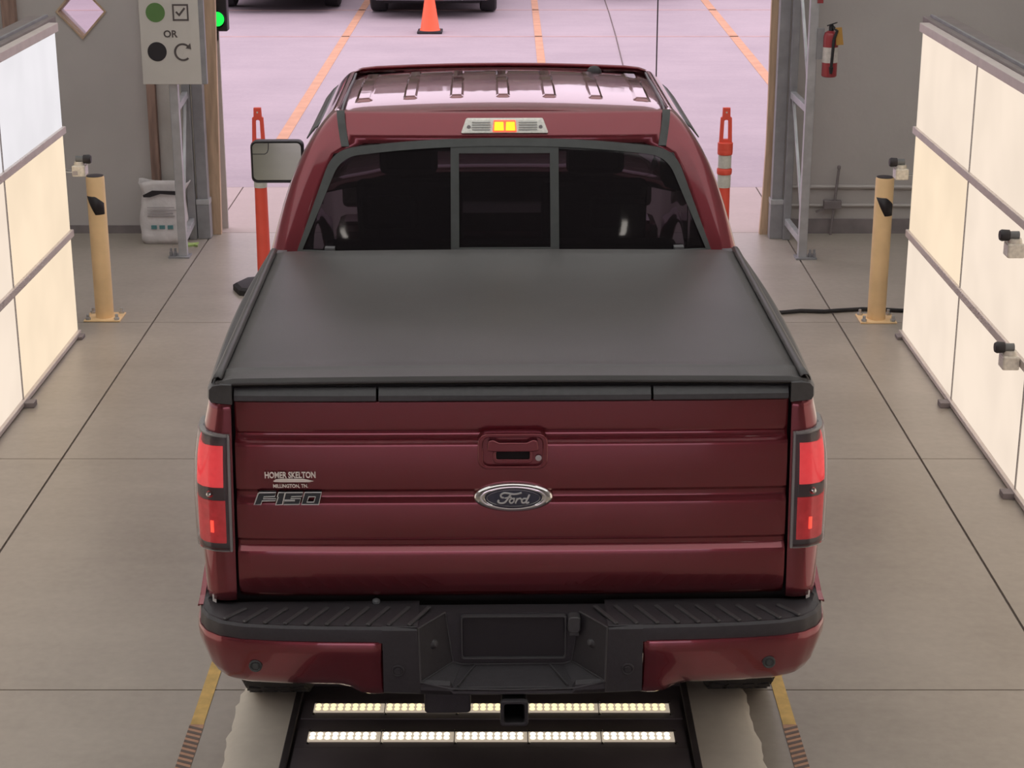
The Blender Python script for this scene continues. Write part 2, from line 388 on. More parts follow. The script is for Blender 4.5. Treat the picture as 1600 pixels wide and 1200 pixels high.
structure(MB().box(XL - .15, XL, YB, WY + .18, 0, 5).build('wall_left', 'wall', smooth=None))
structure(MB().box(XR, XR + .15, YB, WY + .18, 0, 5).build('wall_right', 'wall2', smooth=None))
b = MB().box(XL - .15, -2.4, YB - .15, YB, 0, 5).box(2.3, XR + .15, YB - .15, YB, 0, 5).box(-2.4, 2.3, YB - .15, YB, 2.4, 5)   # unseen opening behind the camera, added and sized to light the tailgate
structure(b.build('wall_back', 'wall', smooth=None))
structure(MB().box(-60, 60, -80, YB - .01, -.3, -.004).build('rear_ground', 'lot', smooth=None))  # unseen pavement outside the added rear opening
b = MB()
for (xa, za, xb, zb) in ((XL - .15, 5, -.15, 6.6), (-.15, 6.6, XR + .15, 5)):
    b.add([(xa, -4.2, za), (xb, -4.2, zb), (xb, WY + .18, zb), (xa, WY + .18, za)], [(0, 1, 2, 3)])
ceil = structure(b.build('ceiling', 'ceil', smooth=None))
b = MB()
b.prism([(XL - .15, 5), (-.15, 6.6), (XR + .15, 5)], lambda p, q, t: (p, t, q), WY, WY + .18)
b.prism([(XL - .15, 5), (-.15, 6.6), (XR + .15, 5)], lambda p, q, t: (p, t, q), YB - .15, YB)
structure(b.build('wall_gables', 'wall', smooth=None))
b = MB()      # unseen rear roof, added opaque so rear window reflections stay dark
for (xa, za, xb, zb) in ((XL - .15, 5, -.15, 6.6), (-.15, 6.6, XR + .15, 5)):
    b.prism([(xa, za), (xb, zb), (xb, zb + .1), (xa, za + .1)], lambda p, q, t: (p, t, q), YB - .15, -4.2)
structure(b.build('ceiling_rear', 'roofdark', smooth=None))
structure(MB().box(2.1, XR, WY - .02, WY, 0, .11).build('baseboard_right', 'base', smooth=None))
structure(MB().box(XL, -2.70, WY - .015, WY, 0, .06).build('baseboard_left', 'base', smooth=None))
# fabric hem rails low on the right wall, sagging a little
def sag_rail(z, r, dz):
    path = [(2.1 + k * .32, WY - .012 - .004 * (k % 2), z + dz * math.sin(k * 1.3)) for k in range(11)]
    return MB().tube(path, r, 6).build('hem_rail', 'wall2', wr)
sag_rail(.355, .016, .003); sag_rail(.215, .013, .002)
structure(MB().bar((-2.262, WY - .03, 0), (-2.172, WY - .03, 4.1), .15, .05, up=(0, 1, 0)).build('trim_1', 'wood', smooth=None, bevel=.004), 'plywood door jamb board beside the sign')
b = MB()   # right jamb board, warped
rows = []
for k in range(13):
    z = 4.1 * k / 12; w = .012 * math.sin(z * 2.6)
    xa = 1.862 + .018 * z + w
    rows.append([(xa, WY - .05, z), (xa + .10, WY - .05, z), (xa + .10, WY, z), (xa, WY, z)])
b.grid(rows, True)
structure(b.build('trim_2', 'wood', smooth=30), 'warped plywood door jamb board at the right of the opening')
structure(MB().box(-2.30, -2.165, WY + .15, WY + .18, 0, 4.1).build('trim_3', 'wall2', smooth=None))
# vertical timbers on the left wall
tag(box_obj('timber_post', 'wood2', None, -2.685, -2.622, WY - .06, WY, 0, 3.2, bevel=.004), 'brown timber post standing behind the sign and the white sack', 'post')
tag(box_obj('timber_post', 'wood2', None, -3.70, -3.60, WY - .06, WY, 0, 3.2, bevel=.004), 'brown timber post on the far wall above the left light wall', 'post')

# steel door guide posts and lattice columns
def guide_post(x, label):
    t = thing('steel_guide_post', label, 'post', (x, 7.91, 0))
    b = MB().box(-.04, .04, -.045, .045, 0, 4.4); b.build('post_channel', 'steeld', t, smooth=None, bevel=.004)
    MB().box(-.048, .048, -.055, .05, 0, .26).build('foot_sleeve', 'steeld', t, smooth=None, bevel=.004)
    MB().box(-.05, .05, -.058, .052, .26, .30).build('clamp_band', 'steel', t, smooth=None, bevel=.003)
    return t
guide_post(-2.292, 'grey steel guide post against the left plywood jamb')
guide_post(1.965, 'grey steel guide post against the right plywood jamb')
def lattice(xf, xr, yf, yr, flip, label):
    t = thing('lattice_column', label, 'column', (xf, yf, 0))
    dx, dy = xr - xf, yr - yf
    MB().box(-.030, .030, -.03, .03, .0, 4.6).build('front_leg', 'steel', t, smooth=None, bevel=.004)
    MB().box(dx - .028, dx + .028, dy - .03, dy + .03, 0, 4.6).build('rear_leg', 'steeld', t, smooth=None, bevel=.004)
    for k, z in enumerate((.12, 1.06, 2.06, 3.06)):
        MB().bar((0, .03, z), (dx, dy - .03, z + .02), .04, .05).build('strut', 'steel', t, smooth=None, bevel=.003)
        MB().bar((.004, .03, z + .06), (dx, dy - .03, z + .96), .018, .022).build('diagonal_brace', 'steel', t, smooth=None)
    MB().box(-.05 if flip > 0 else -.10, .10 if flip > 0 else .05, -.06, .06, 0, .012).build('base_plate', 'steeld', t, smooth=None)
    for q in (.055, .085):
        MB().lathe([(.012, 0), (.012, .03), (.008, .032), (.008, .055)], 6, (q * flip, -.02, .012)).build('anchor_bolt', 'steeld', t)
    return t
lattice(-2.355, -2.372, 7.32, 7.86, -1, 'galvanised lattice column behind the hanging white sign')
lattice(2.072, 2.04, 7.28, 7.85, 1, 'galvanised lattice column beside the fire extinguisher')

# ------------------------------------------------------------------ ceiling lamps
def ceiling_lamp(x, y, label, first=[None]):
    z = 6.6 - abs(x + .15) / 5.45 * 1.6 - .06
    if first[0] is None:
        t = thing('ceiling_lamp', label, 'lamp', (x, y, z), group='linear ceiling lamps')
        MB().box(-.08, .08, -.20, .20, 0, .10).build('lamp_housing', 'white', t, smooth=None, bevel=.01)
        MB().box(-.06, .06, -.17, .17, -.025, -.002).build('diffuser', 'lampdiff', t, smooth=None)
        first[0] = t; return t
    return dup(first[0], (x, y, z), label)
for y, w in ((-5.7, 'behind the camera'),):
    ceiling_lamp(-3.0, y, 'small white ceiling lamp on the left side, ' + w)
    ceiling_lamp(2.4, y, 'small white ceiling lamp on the right side, ' + w)

# ------------------------------------------------------------------ light walls
def light_wall(x, side, label, tiles):
    y1 = 5.35; n = 5; tl = 1.33; zr = [.035, .645, 1.272, 1.86]
    t = thing('light_wall', label, 'light wall', (x, y1, 0)); s = side   # s=-1: tiles face +x
    back = 0.16
    xs_ = sorted((s * .012, s * back))
    MB().box(*xs_, -n * tl, 0, .035, 1.86).build('back_box', 'aludark', t, smooth=None)
    for z, h in ((.02, .03), (.645, .042), (1.272, .042)):
        a = sorted((-s * .022, s * .03)); MB().box(*a, -n * tl - .01, .012, z - h / 2 + (.005 if z < .1 else 0), z + h / 2).build('frame_rail', 'alu', t, smooth=None, bevel=.003)
    a = sorted((-s * .022, s * .035)); MB().box(*a, -n * tl - .01, .012, 1.85, 1.90).build('frame_rail', 'alu', t, smooth=None, bevel=.003)
    a = sorted((s * .035, s * .20)); MB().box(*a, -n * tl - .01, .20, 1.85, 1.915).build('top_rail', 'aludark', t, smooth=None, bevel=.004)
    a = sorted((s * .07, s * .085)); MB().box(*a, -n * tl, .16, 1.915, 1.93).build('cable_channel', 'steeld', t, smooth=None)
    for c in range(n):
        for r in range(3):
            a = sorted((-s * .004, s * .012))
            m = tiles[min(c, len(tiles) - 1)][r]
            MB().box(*a, -(c + 1) * tl + .006, -c * tl - .006, zr[r] + .004, zr[r + 1] - .004).build('light_tile', m, t, smooth=None)
        a = sorted((-s * .009, s * .013))
        MB().box(*a, -(c + 1) * tl - .007, -(c + 1) * tl + .007, .035, 1.86).build('tile_seam', 'seam', t, smooth=None)
        a = sorted((-s * .075, s * .06))
        MB().box(*a, -(c + 1) * tl - .05, -(c + 1) * tl + .02, 0, .03).build('foot', 'base', t, smooth=None, bevel=.003)
    a = sorted((-s * .05, s * .06)); MB().box(*a, -.10, -.02, 0, .02).build('foot', 'base', t, smooth=None, bevel=.003)
    return t
light_wall(-2.67, -1, 'glowing light wall of cream tiles left of the pickup', [['tilec', 'tilec', 'tilew'], ['tilep', 'tilep', 'tilew']])
light_wall(2.40, 1, 'glowing light wall of cream tiles right of the pickup', [['tilep', 'tilec', 'tilep'], ['tilep', 'tilep', 'tilep']])

# ------------------------------------------------------------------ bollards
def bollard(loc, label, flip):
    t = thing('bollard', label, 'bollard', loc, group='yellow bollards')
    MB().lathe([(.057, .008), (.057, .905), (.052, .915), (.047, .915), (.047, .86)], 24, cap=False).build('pipe', 'bollard', t)
    MB().lathe([(.053, .905), (.052, .918), (.002, .921)], 24).build('cap', 'black', t)
    MB().box(-.115, .115, -.10, .10, 0, .010).build('base_plate', 'bollard', t, smooth=None, bevel=.003)
    for sx in (-1, 1):
        for sy in (-1, 1):
            MB().lathe([(.017, 0), (.017, .014), (.010, .016), (.010, .035), (.004, .037)], 6, (sx * .09, sy * .075, .010)).build('anchor_bolt', 'steel', t)
    rows = []   # slanted black stripe hugging the pipe, on the camera side
    for i in range(13):
        u = i / 12; a = R(-90 + lerp(-62, 62, u))
        zt = .80 - .055 * u if flip > 0 else .80 - .055 * u
        zt = .795 - .045 * max(0, (u - .55) / .45); zb = .795 - .115 * min(1, u / .5)
        if u < .02: zb = zt - .004
        rows.append([(.0578 * math.cos(a), .0578 * math.sin(a), zt), (.0578 * math.cos(a), .0578 * math.sin(a), min(zb, zt - .002))])
    MB().grid(rows).build('black_stripe', 'black', t, solid=.001)
    return t
bollard((-2.585, 5.74, 0), 'yellow steel bollard beside the left light wall', 1)
bollard((2.305, 5.70, 0), 'yellow steel bollard beside the right light wall', 1)
tag(MB().tube([(1.2, 5.84, .014), (1.5, 5.86, .014), (1.72, 5.815, .014), (1.85, 5.855, .014), (2.0, 5.84, .014), (2.12, 5.87, .014), (2.25, 5.895, .014), (2.40, 5.88, .014), (2.6, 5.84, .014), (3.0, 5.9, .014)], .013, 8).build('power_cable', 'rubber'),
    'black cable lying on the concrete behind the right bollard', 'cable')

# ------------------------------------------------------------------ delineator posts
def delineator(loc, label, first=[None]):
    if first[0]: return dup(first[0], loc, label)
    t = thing('delineator_post', label, 'delineator', loc, group='orange delineator posts'); first[0] = t
    MB().lathe([(.215, 0), (.215, .035), (.19, .05), (.06, .062)], 8).build('rubber_base', 'rubber', t, smooth=20)
    MB().lathe([(.052, .05), (.052, .09), (.046, .10), (.040, .80), (.040, .945), (.050, .947), (.050, .995), (.040, 1.0)], 20).build('post', 'orange', t)
    for z in (.70, .83):
        MB().lathe([(.0435, z), (.0435, z + .085)], 20).build('reflective_band', 'reflect', t)
        MB().lathe([(.048, z + .088), (.050, z + .10), (.050, z + .12), (.046, z + .126)], 20).build('collar', 'orange', t)
    o = [(-.042, .99), (.042, .99), (.036, 1.16), (.026, 1.165), (.024, 1.225), (-.024, 1.225), (-.026, 1.165), (-.036, 1.16)]
    i = [(-.016, 1.02), (.016, 1.02), (.013, 1.14), (.010, 1.142), (.008, 1.145), (-.008, 1.145), (-.010, 1.142), (-.013, 1.14)]
    MB().ring(o, i, lambda p, q, t_: (p, t_, q), -.014, .014).build('handle', 'orange', t, smooth=None, bevel=.003)
    MB().lathe([(.006, -.0155), (.006, .0155)], 8, (0, 0, 1.195), 'y').build('handle_hole', 'reflect', t)
    return t
delineator((-1.655, 6.42, 0), 'orange delineator post behind the side mirror of the pickup')
delineator((1.395, 6.42, 0), 'orange delineator post with white bands right of the pickup cab')

# ------------------------------------------------------------------ sign, signal, extinguisher, sack, rod
def sign():
    t = thing('lane_sign', 'white hanging sign with green disc, tick box and black disc', 'sign', (-2.35, 7.245, 1.246))
    x0, x1 = -.203, .203
    MB().box(x0, x1, 0, .035, 0, .62).build('board', 'sign', t, smooth=None, bevel=.003)
    MB().box(x1 - .004, x1 + .036, .006, .045, 0, .62).build('side_channel', 'steeld', t, smooth=None, bevel=.002)
    f = lambda p, q, tt: (p, tt, q)
    def disc(name, cx, cz, r, m): MB().prism([(cx + r * math.cos(2 * math.pi * k / 28), cz + r * math.sin(2 * math.pi * k / 28)) for k in range(28)], f, -.002, .001).build(name, m, t, smooth=None)
    disc('green_disc', -.090, .491, .066, 'signgreen'); disc('black_disc', -.093, .225, .066, 'black')
    MB().ring([(.027, .435), (.137, .435), (.137, .548), (.027, .548)], [(.0385, .4465), (.1255, .4465), (.1255, .5365), (.0385, .5365)], f, -.002, .001).build('tick_box', 'signtext', t, smooth=None)
    MB().prism([(.047, .492), (.056, .501), (.072, .484), (.107, .526), (.117, .517), (.073, .464)], f, -.002, .001).build('tick_mark', 'signtext', t, smooth=None)
    text_mesh('or_lettering', 'OR', .066, 'signtext', t, (.004, -.001, .324), (R(90), 0, 0), .001, bold=.0018)
    cx, cz = .084, .222; o = []; i = []
    for k in range(25):
        a = R(48 + 264 * k / 24); o.append((cx + .061 * math.cos(a), cz + .061 * math.sin(a))); i.append((cx + .046 * math.cos(a), cz + .048 * math.sin(a)))
    bb = MB()
    for k in range(24): bb.prism([o[k], o[k + 1], i[k + 1], i[k]], f, -.002, .001)
    bb.prism([(.104, .248), (.142, .242), (.138, .284)], f, -.002, .001)
    bb.build('loop_arrow', 'signtext', t, smooth=None)
    for (a, c, w) in ((.075, .150, .024), (.060, .139, .05)):
        MB().box(a, a + w, -.001, .001, c, c + .004).build('fine_print', 'sign', t, smooth=None)
sign()
t = thing('signal_lamp', 'round green signal lamp half hidden by the plywood jamb', 'signal lamp', (-2.163, 8.135, 1.395))
MB().box(-.09, .075, 0, .10, .10, .40).build('lamp_housing', 'black', t, smooth=None, bevel=.01)
MB().lathe([(.064, -.03), (.064, .0), (.056, .0)], 24, (0, 0, .19), 'y', cap=False).build('visor', 'black', t)
MB().lathe([(.004, -.018), (.030, -.014), (.050, -.004), (.057, .004)], 24, (0, 0, .19), 'y').build('green_lens', 'greenlamp', t)
MB().tube([(-.01, .05, .11), (-.012, .05, .04), (-.04, .05, .0), (-.09, .05, -.02)], .010, 8).build('cable', 'rubber', t)
MB().box(-.13, -.085, .03, .09, .12, .38).build('mounting_bracket', 'steeld', t, smooth=None)

t = thing('fire_extinguisher', 'red fire extinguisher with yellow tag hung on the right lattice column', 'extinguisher', (2.19, 7.24, 1.30))
MB().lathe([(.045, 0), (.053, .008), (.053, .275), (.045, .30), (.022, .315)], 20).build('cylinder', 'extred', t)
MB().lathe([(.0535, .10), (.0535, .205)], 20, cap=False).build('label_band', 'extlabel', t)
MB().lathe([(.018, .31), (.018, .345), (.010, .36)], 12).build('valve', 'black', t)
MB().bar((-.03, -.01, .35), (.03, -.04, .375), .018, .008).build('lever', 'black', t, smooth=None)
MB().tube([(.01, -.02, .34), (.03, -.055, .32), (.01, -.062, .26), (.006, -.060, .15), (.002, -.060, .07)], .0105, 8).build('hose', 'rubber', t)
MB().lathe([(.010, .03), (.016, .075)], 8, (.002, -.062, 0)).build('nozzle', 'rubber', t)
MB().prism([(.018, .34), (.062, .345), (.080, .225), (.03, .222)], lambda p, q, tt: (p, tt, q), -.050, -.047).build('inspection_tag', 'tag', t, smooth=None)
MB().box(-.095, -.045, -.005, .03, .12, .33).build('wall_bracket', 'steeld', t, smooth=None)
tag(box_obj('column_plate', 'extred', None, 2.085, 2.125, 7.235, 7.25, 1.80, 1.92, bevel=.003), 'small red plate at the top of the right lattice column', 'plate')

t = thing('sack', 'white woven sack with dark opening slumped behind the left lattice column', 'sack', (-2.575, 7.80, 0))
rows = []
for i in range(15):
    z = .45 * i / 14; u = i / 14
    a = .165 + .02 * math.sin(u * 3.0) - .035 * u + (.055 * max(0, u - .8) / .2)
    d = lerp(.12, .045, u ** 1.3) + (.01 * max(0, u - .8) / .2)
    if i == 0: a *= .93; d *= .9
    row = []
    for k in range(28):
        th = 2 * math.pi * k / 28; c, s = math.cos(th), math.sin(th)
        e = .55; wob = 1 + .03 * math.sin(5 * th + 7 * u) + .02 * math.sin(9 * th - 11 * u)
        row.append((a * math.copysign(abs(c) ** e, c) * wob + .012 * u, d * math.copysign(abs(s) ** e, s) * wob + .02 * u, z + (.012 * math.sin(3 * th) if u > .85 else 0)))
    rows.append(row)
MB().grid(rows, True).build('sack_body', 'bag', t, smooth=60, solid=.004)
MB().prism([(-.13, .36), (-.06, .395), (.13, .39), (.14, .36), (0, .37), (-.08, .345), (-.125, .345)], lambda p, q, tt: (p, tt, q), -.079, -.072).build('dark_opening', 'black', t, smooth=None)
for k in range(3): MB().box(-.075 + k * .06, -.035 + k * .06, -.112 + k * .0, -.104, .115, .142).build('printed_square', 'bagteal', t, smooth=None)
for z, w in ((.27, .2), (.25, .22), (.225, .19), (.205, .2)): MB().box(-.10, -.10 + w, -.100, -.093, z, z + .006).build('printed_line', 'baggrey', t, smooth=None)
MB().box(.128, .150, -.07, -.02, .17, .28).build('blue_print', 'bagblue', t, smooth=None)
tag(MB().prism([(-2.39, 7.60), (-2.33, 7.63), (-2.30, 7.60), (-2.335, 7.66), (-2.31, 7.70), (-2.36, 7.68), (-2.40, 7.70), (-2.385, 7.65)], lambda p, q, tt: (p, q, tt), .001, .014).build('lime_rag', 'leaf', smooth=None),
    'scrap of lime green cloth on the floor beside the sack', 'rag')

t = thing('tension_rod', 'thin dark rod with clamp box leaning on the right far wall', 'rod', (2.40, 7.985, 0))
MB().tube([(-.005, 0, .0), (.035, .02, .50)], .010, 8).build('rod', 'base', t)
MB().lathe([(.008, 0), (.014, .006), (.014, .022), (.008, .03)], 8, (.035, .02, .495)).build('rod_tip', 'base', t)
MB().box(-.065, .065, -.01, .045, .20, .26).build('clamp_box', 'base', t, smooth=None, bevel=.004)
MB().bar((-.05, .02, .20), (-.12, .03, .17), .014, .014).build('clamp_arm', 'base', t, smooth=None)

# ------------------------------------------------------------------ sensor cameras on the light walls
def sensor(loc, rz, label):
    t = thing('sensor_camera', label, 'camera', loc, rz)    # local +x points away from the light wall
    MB().box(-.005, .075, -.045, .045, -.055, .012).build('clear_case', 'sensor', t, smooth=None, bevel=.008)
    MB().lathe([(.030, -.03), (.034, 0), (.030, .012)], 16, (.035, 0, .02)).build('dome', 'sensor', t)
    MB().lathe([(.026, 0), (.028, .035), (.022, .045)], 16, (.062, -.005, .045), 'x').build('lens_hood', 'black', t)
    MB().lathe([(.020, -.045), (.020, 0)], 12, (.062, -.005, .045), 'x').build('lens_barrel', 'lampgrey', t)
    for y in (-.03, .03):
        MB().tube([(.0, y, -.03), (-.04, y, -.03), (-.065, y, -.02)], .003, 6).build('wire_arm', 'steel', t)
    MB().box(.0, .03, -.047, -.044, -.045, -.020).build('case_label', 'baggrey', t, smooth=None)
    return t
sensor((-2.625, 5.39, 1.045), 0, 'small clear-cased camera at the end of the left light wall')
sensor((2.372, 5.41, 1.02), math.pi, 'small clear-cased camera above the right bollard')
sensor((2.372, 2.86, 1.185), math.pi, 'small clear-cased camera on the right light wall, upper of the near pair')
sensor((2.372, 2.78, .665), math.pi, 'small clear-cased camera on the right light wall, lower of the near pair')

# ------------------------------------------------------------------ floor markings and scanner
def floor_tape(x, label):
    t = thing('floor_tape', label, 'floor tape', (x, 0, 0))
    MB().box(-.024, .024, .46, 2.4, .0, .0025).build('plain_tape', 'yellow', t, smooth=None)
    MB().box(-.026, .026, -1.0, .46, .0, .002).build('hazard_tape', 'hazard', t, smooth=None)
    s = 1 if x < 0 else -1
    for k in range(40):
        y = .44 - k * .034
        MB().prism([(-.026, y + s * .012), (.026, y - s * .012), (.026, y - s * .012 - .016), (-.026, y + s * .012 - .016)], lambda p, q, tt: (p, q, tt), .002, .003).build('hazard_stripe', 'hazblk', t, smooth=None)
    return t
floor_tape(-1.135, 'yellow floor tape with hazard stripes left of the scanner')
floor_tape(1.0, 'yellow floor tape with hazard stripes right of the scanner')

t = thing('floor_scanner', 'black floor scanner with two rows of glowing lights under the bumper', 'scanner', (-.073, 0, 0))
MB().box(-.70, .70, -1.2, .735, .0, .012).build('base_plate', 'scan', t, smooth=None)
MB().box(-.69, .69, -1.2, .262, .012, .020).build('front_cover', 'scan', t, smooth=None, bevel=.003)
MB().box(-.69, .69, .265, .405, .012, .018).build('strip_bed', 'scan', t, smooth=None, bevel=.002)
MB().box(-.69, .69, .475, .62, .012, .018).build('strip_bed', 'scan', t, smooth=None, bevel=.002)
for sx in (-1, 1):
    MB().box(sx * .712 - .012, sx * .712 + .012, -1.2, .75, 0, .034).build('side_rail', 'scanrail', t, smooth=None, bevel=.003)
MB().box(-.72, .72, .735, .757, 0, .03).build('end_rail', 'scanrail', t, smooth=None, bevel=.003)
for yc, w, mled, zz in ((.336, .062, 'ledw', .020), (.548, .058, 'led', .020)):
    for sg in range(5):
        x0 = -.648 + sg * .2596; x1 = x0 + .2556
        bed = MB().box(x0, x1, yc - w / 2, yc + w / 2, zz - .002, zz + .004).build('led_bar', 'ledbed', t, smooth=None)
        d = MB()
        for c in range(9):
            xx = x0 + .016 + c * .0268
            for yy in (-.013, .013):
                d.lathe([(.0105, 0), (.0095, .004), (.004, .006)], 8, (xx, yc + yy, zz + .004))
        d.build('led_dots', mled, bed)['kind'] = 'stuff'
    for sg in range(6):
        for dy in (-.045, .045):
            MB().lathe([(.006, 0), (.006, .004), (.002, .006)], 8, (-.645 + sg * .259, yc + dy, .018)).build('screw', 'satin', t)

# ------------------------------------------------------------------ parked cars, cone, trees outside
def parked_car(x, y, paint, label, W=1.9):
    t = thing('parked_car', label, 'car', (x, y, 0), 0, 'cars parked on the lot')
    h = W / 2
    sec = [(.26, .0), (.34, -.03), (.62, -.05), (.80, -.02), (1.0, .02), (1.05, .05)]   # rear bumper / hatch profile (z, y)
    def body(side):
        rows = []
        L = 4.7
        for fy in [k / 24 for k in range(25)]:
            yv = fy * L; row = []
            arch = 0
            for ya in (.95, 3.75):
                d = abs(yv - ya)
                if d < .40: arch = max(arch, math.sqrt(.40 ** 2 - d * d) + .33)
            for z, ins in ((.26, .05), (.45, .01), (.70, 0), (.95, .03), (1.03, .07)):
                zz = max(z, min(arch, .78)) if z < .78 else z
                en = .12 * max(0, 1 - yv / .35) ** 2 + .2 * max(0, 1 - (L - yv) / .5) ** 2
                row.append((side * (h - ins - en), yv, zz))
            rows.append(row)
        return rows
    b = MB(); Lr = body(-1); Rr = body(1); b.grid(Lr); b.grid(Rr)
    b.grid([Lr[0], [(0, p[1] - .06, p[2]) for p in Lr[0]], Rr[0]]); b.grid([Lr[-1], [(0, p[1] + .08, p[2]) for p in Lr[-1]], Rr[-1]])
    b.grid([[r[-1] for r in Lr], [(0, r[-1][1], r[-1][2] + .06) for r in Lr], [r[-1] for r in Rr]])
    b.build('body', paint, t, smooth=40)
    gp = [(.15, 1.03), (.45, 1.60), (2.5, 1.66), (3.4, 1.05)]
    MB().prism(gp, lambda p, q, tt: (tt * (h - .10 - (q - 1.03) * .22), p, q), -1, 1).build('greenhouse', 'glass', t, smooth=None, bevel=.05)
    MB().prism([(.40, 1.585), (.9, 1.66), (2.1, 1.70), (2.55, 1.655)], lambda p, q, tt: (tt * (h - .22), p, q), -1, 1).build('roof', paint, t, smooth=None, bevel=.03)
    MB().box(-h + .10, h - .10, -.09, .10, .30, .50).build('rear_bumper', 'plastic', t, smooth=None, bevel=.04)
    MB().box(-.27, .27, -.10, -.07, .62, .76).build('number_plate', 'white', t, smooth=None, bevel=.004)
    MB().box(-h + .25, h - .25, .2, 4.4, .20, .32).build('underbody', 'dark', t, smooth=None)
    MB().tube([(.45, -.06, .30), (.45, .5, .30)], .03, 10).build('exhaust_pipe', 'steel', t)
    for sx in (-1, 1):
        MB().box(sx * (h - .22) - .10, sx * (h - .22) + .10, -.05, .02, .72, .95).build('tail_lamp', 'redlens2', t, smooth=None, bevel=.02)
        for ya in (.95, 3.75):
            w = MB().lathe([(.20, -.12), (.31, -.125), (.345, -.10), (.35, 0), (.345, .10), (.31, .125), (.20, .12)], 24, (sx * (h - .14), ya, .35), 'x').build('wheel', 'rubber', t)
            MB().lathe([(.20, -.10), (.19, -.06), (.05, -.05), (.03, -.08)], 16, (sx * (h - .14), ya, .35), 'x').build('rim', 'rim', w)
    return t
parked_car(-3.53, 21.95, 'carblack', 'dark parked car beyond the opening, near the green signal lamp', 1.86)
parked_car(-1.165, 21.3, 'cargrey', 'dark grey parked car standing behind the traffic cone', 1.90)
parked_car(1.9, 23.95, 'carsilver', 'parked car at the top edge, right of the middle line', 1.84)
t = thing('traffic_cone', 'bright orange traffic cone standing on the lot before a parked car', 'cone', (-1.12, 19.78, 0))
MB().box(-.17, .17, -.17, .17, -.004, .032).build('cone_base', 'rubber', t, smooth=None, bevel=.01)
MB().lathe([(.145, .03), (.130, .05), (.030, .70), (.020, .71)], 24).build('cone_body', 'coneo', t)
tr = MB()
for k in range(70):
    cx = -75 + k * 2.2 + random.uniform(-1, 1); cy = random.uniform(62, 74); hh = random.uniform(13, 18.5)
    n0 = len(tr.v)
    for q in range(7):
        px, py, pz, rr = cx + random.uniform(-2.2, 2.2), cy + random.uniform(-1.5, 1.5), hh * (.14 + .11 * q + random.uniform(-.03, .03)), random.uniform(2.0, 3.4) * (1.05 if q < 5 else .75)
        rws = []
        for i in range(7):
            a = math.pi * (i + .02) / 6.04; rws.append([(px + rr * math.sin(a) * math.cos(2 * math.pi * j / 9) * random.uniform(.8, 1.2), py + rr * math.sin(a) * math.sin(2 * math.pi * j / 9) * random.uniform(.8, 1.2), pz + rr * 1.15 * math.cos(a)) for j in range(9)])
        tr.grid([[(px + (v_[0] - px) * .78, py + (v_[1] - py) * .78, pz + (v_[2] - pz) * .78) for v_ in r_] for r_ in rws], True)
        for j in range(95):      # leaf sprays round each clump
            d_ = Vector((random.gauss(0, 1), random.gauss(0, 1), random.gauss(0, 1))).normalized() * rr * random.uniform(.62, 1.12)
            u_ = Vector((random.gauss(0, 1), random.gauss(0, 1), random.gauss(0, 1))).normalized(); w_ = d_.cross(u_).normalized()
            c_ = Vector((px, py, pz)) + d_; e_ = random.uniform(.28, .6)
            tr.add([c_ - u_ * e_, c_ + w_ * e_ * .8, c_ + u_ * e_ * .9, c_ - w_ * e_ * .7], [(0, 1, 2, 3)])
    tr.lathe([(.25, 0), (.18, hh * .5)], 6, (cx, cy, 0))
o = tr.build('tree_line', 'tree', smooth=None); o['kind'] = 'stuff'; tag(o, 'distant line of dark trees beyond the parking lot', 'trees')

# ------------------------------------------------------------------ the pickup truck (local: x across, y forward from the tailgate, z up)
T = thing('pickup_truck', 'dark red pickup truck with black bed cover, seen from behind', 'pickup truck', (0, 0, 0), R(.95))
BODY = [(.50, .955), (.60, .978), (.72, .990), (.90, .996), (1.10, .996), (1.20, .988), (1.29, .972), (1.36, .955), (1.41, .943)]   # half width by height
AX_R, AX_F, TR = .83, 4.52, .40
def bow(y): return .022 * math.sin(math.pi * min(max(y / 1.72, 0), 1))
def xi(z): return .880 + .012 * (1.4 - z) / .7
def arch_z(y, z0, ya, r=.49):
    d = abs(y - ya)
    return max(z0, TR + math.sqrt(max(r * r - d * d, 0))) if d < r else z0
def side_panel(name, sx, ycols, z0, z1, ya=None, wrap=False, nz=16, top=None, m='paint', flare=0):
    cols = []
    if wrap:
        for tt, yy in ((0, .035), (0, .004), (.25, .0), (.5, .004), (.72, .014), (.88, .032), (.97, .06)):
            cols.append((tt, yy))
    cols += [(1, y) for y in ycols]
    rows = []
    for tt, y in cols:
        zb = arch_z(y, z0, ya) if ya is not None else z0
        if wrap and y < .28: zb = max(zb, .714)
        zt = top(y) if top else z1
        row = []
        for k in range(nz + 1):
            z = lerp(zb, zt, k / nz); xb = interp(BODY, z) + bow(y) * (1 if y < 1.8 else 0)
            if ya is not None and flare:
                d = math.hypot(y - ya, z - TR); xb += flare * math.exp(-((d - .50) / .07) ** 2)
            x = lerp(xi(z), xb, tt)
            row.append((sx * x, y, z))
        rows.append(row)
    return MB().grid(rows).build(name, m, T, smooth=40, solid=.006)
def frange(a, b, n): return [lerp(a, b, k / n) for k in range(n + 1)]
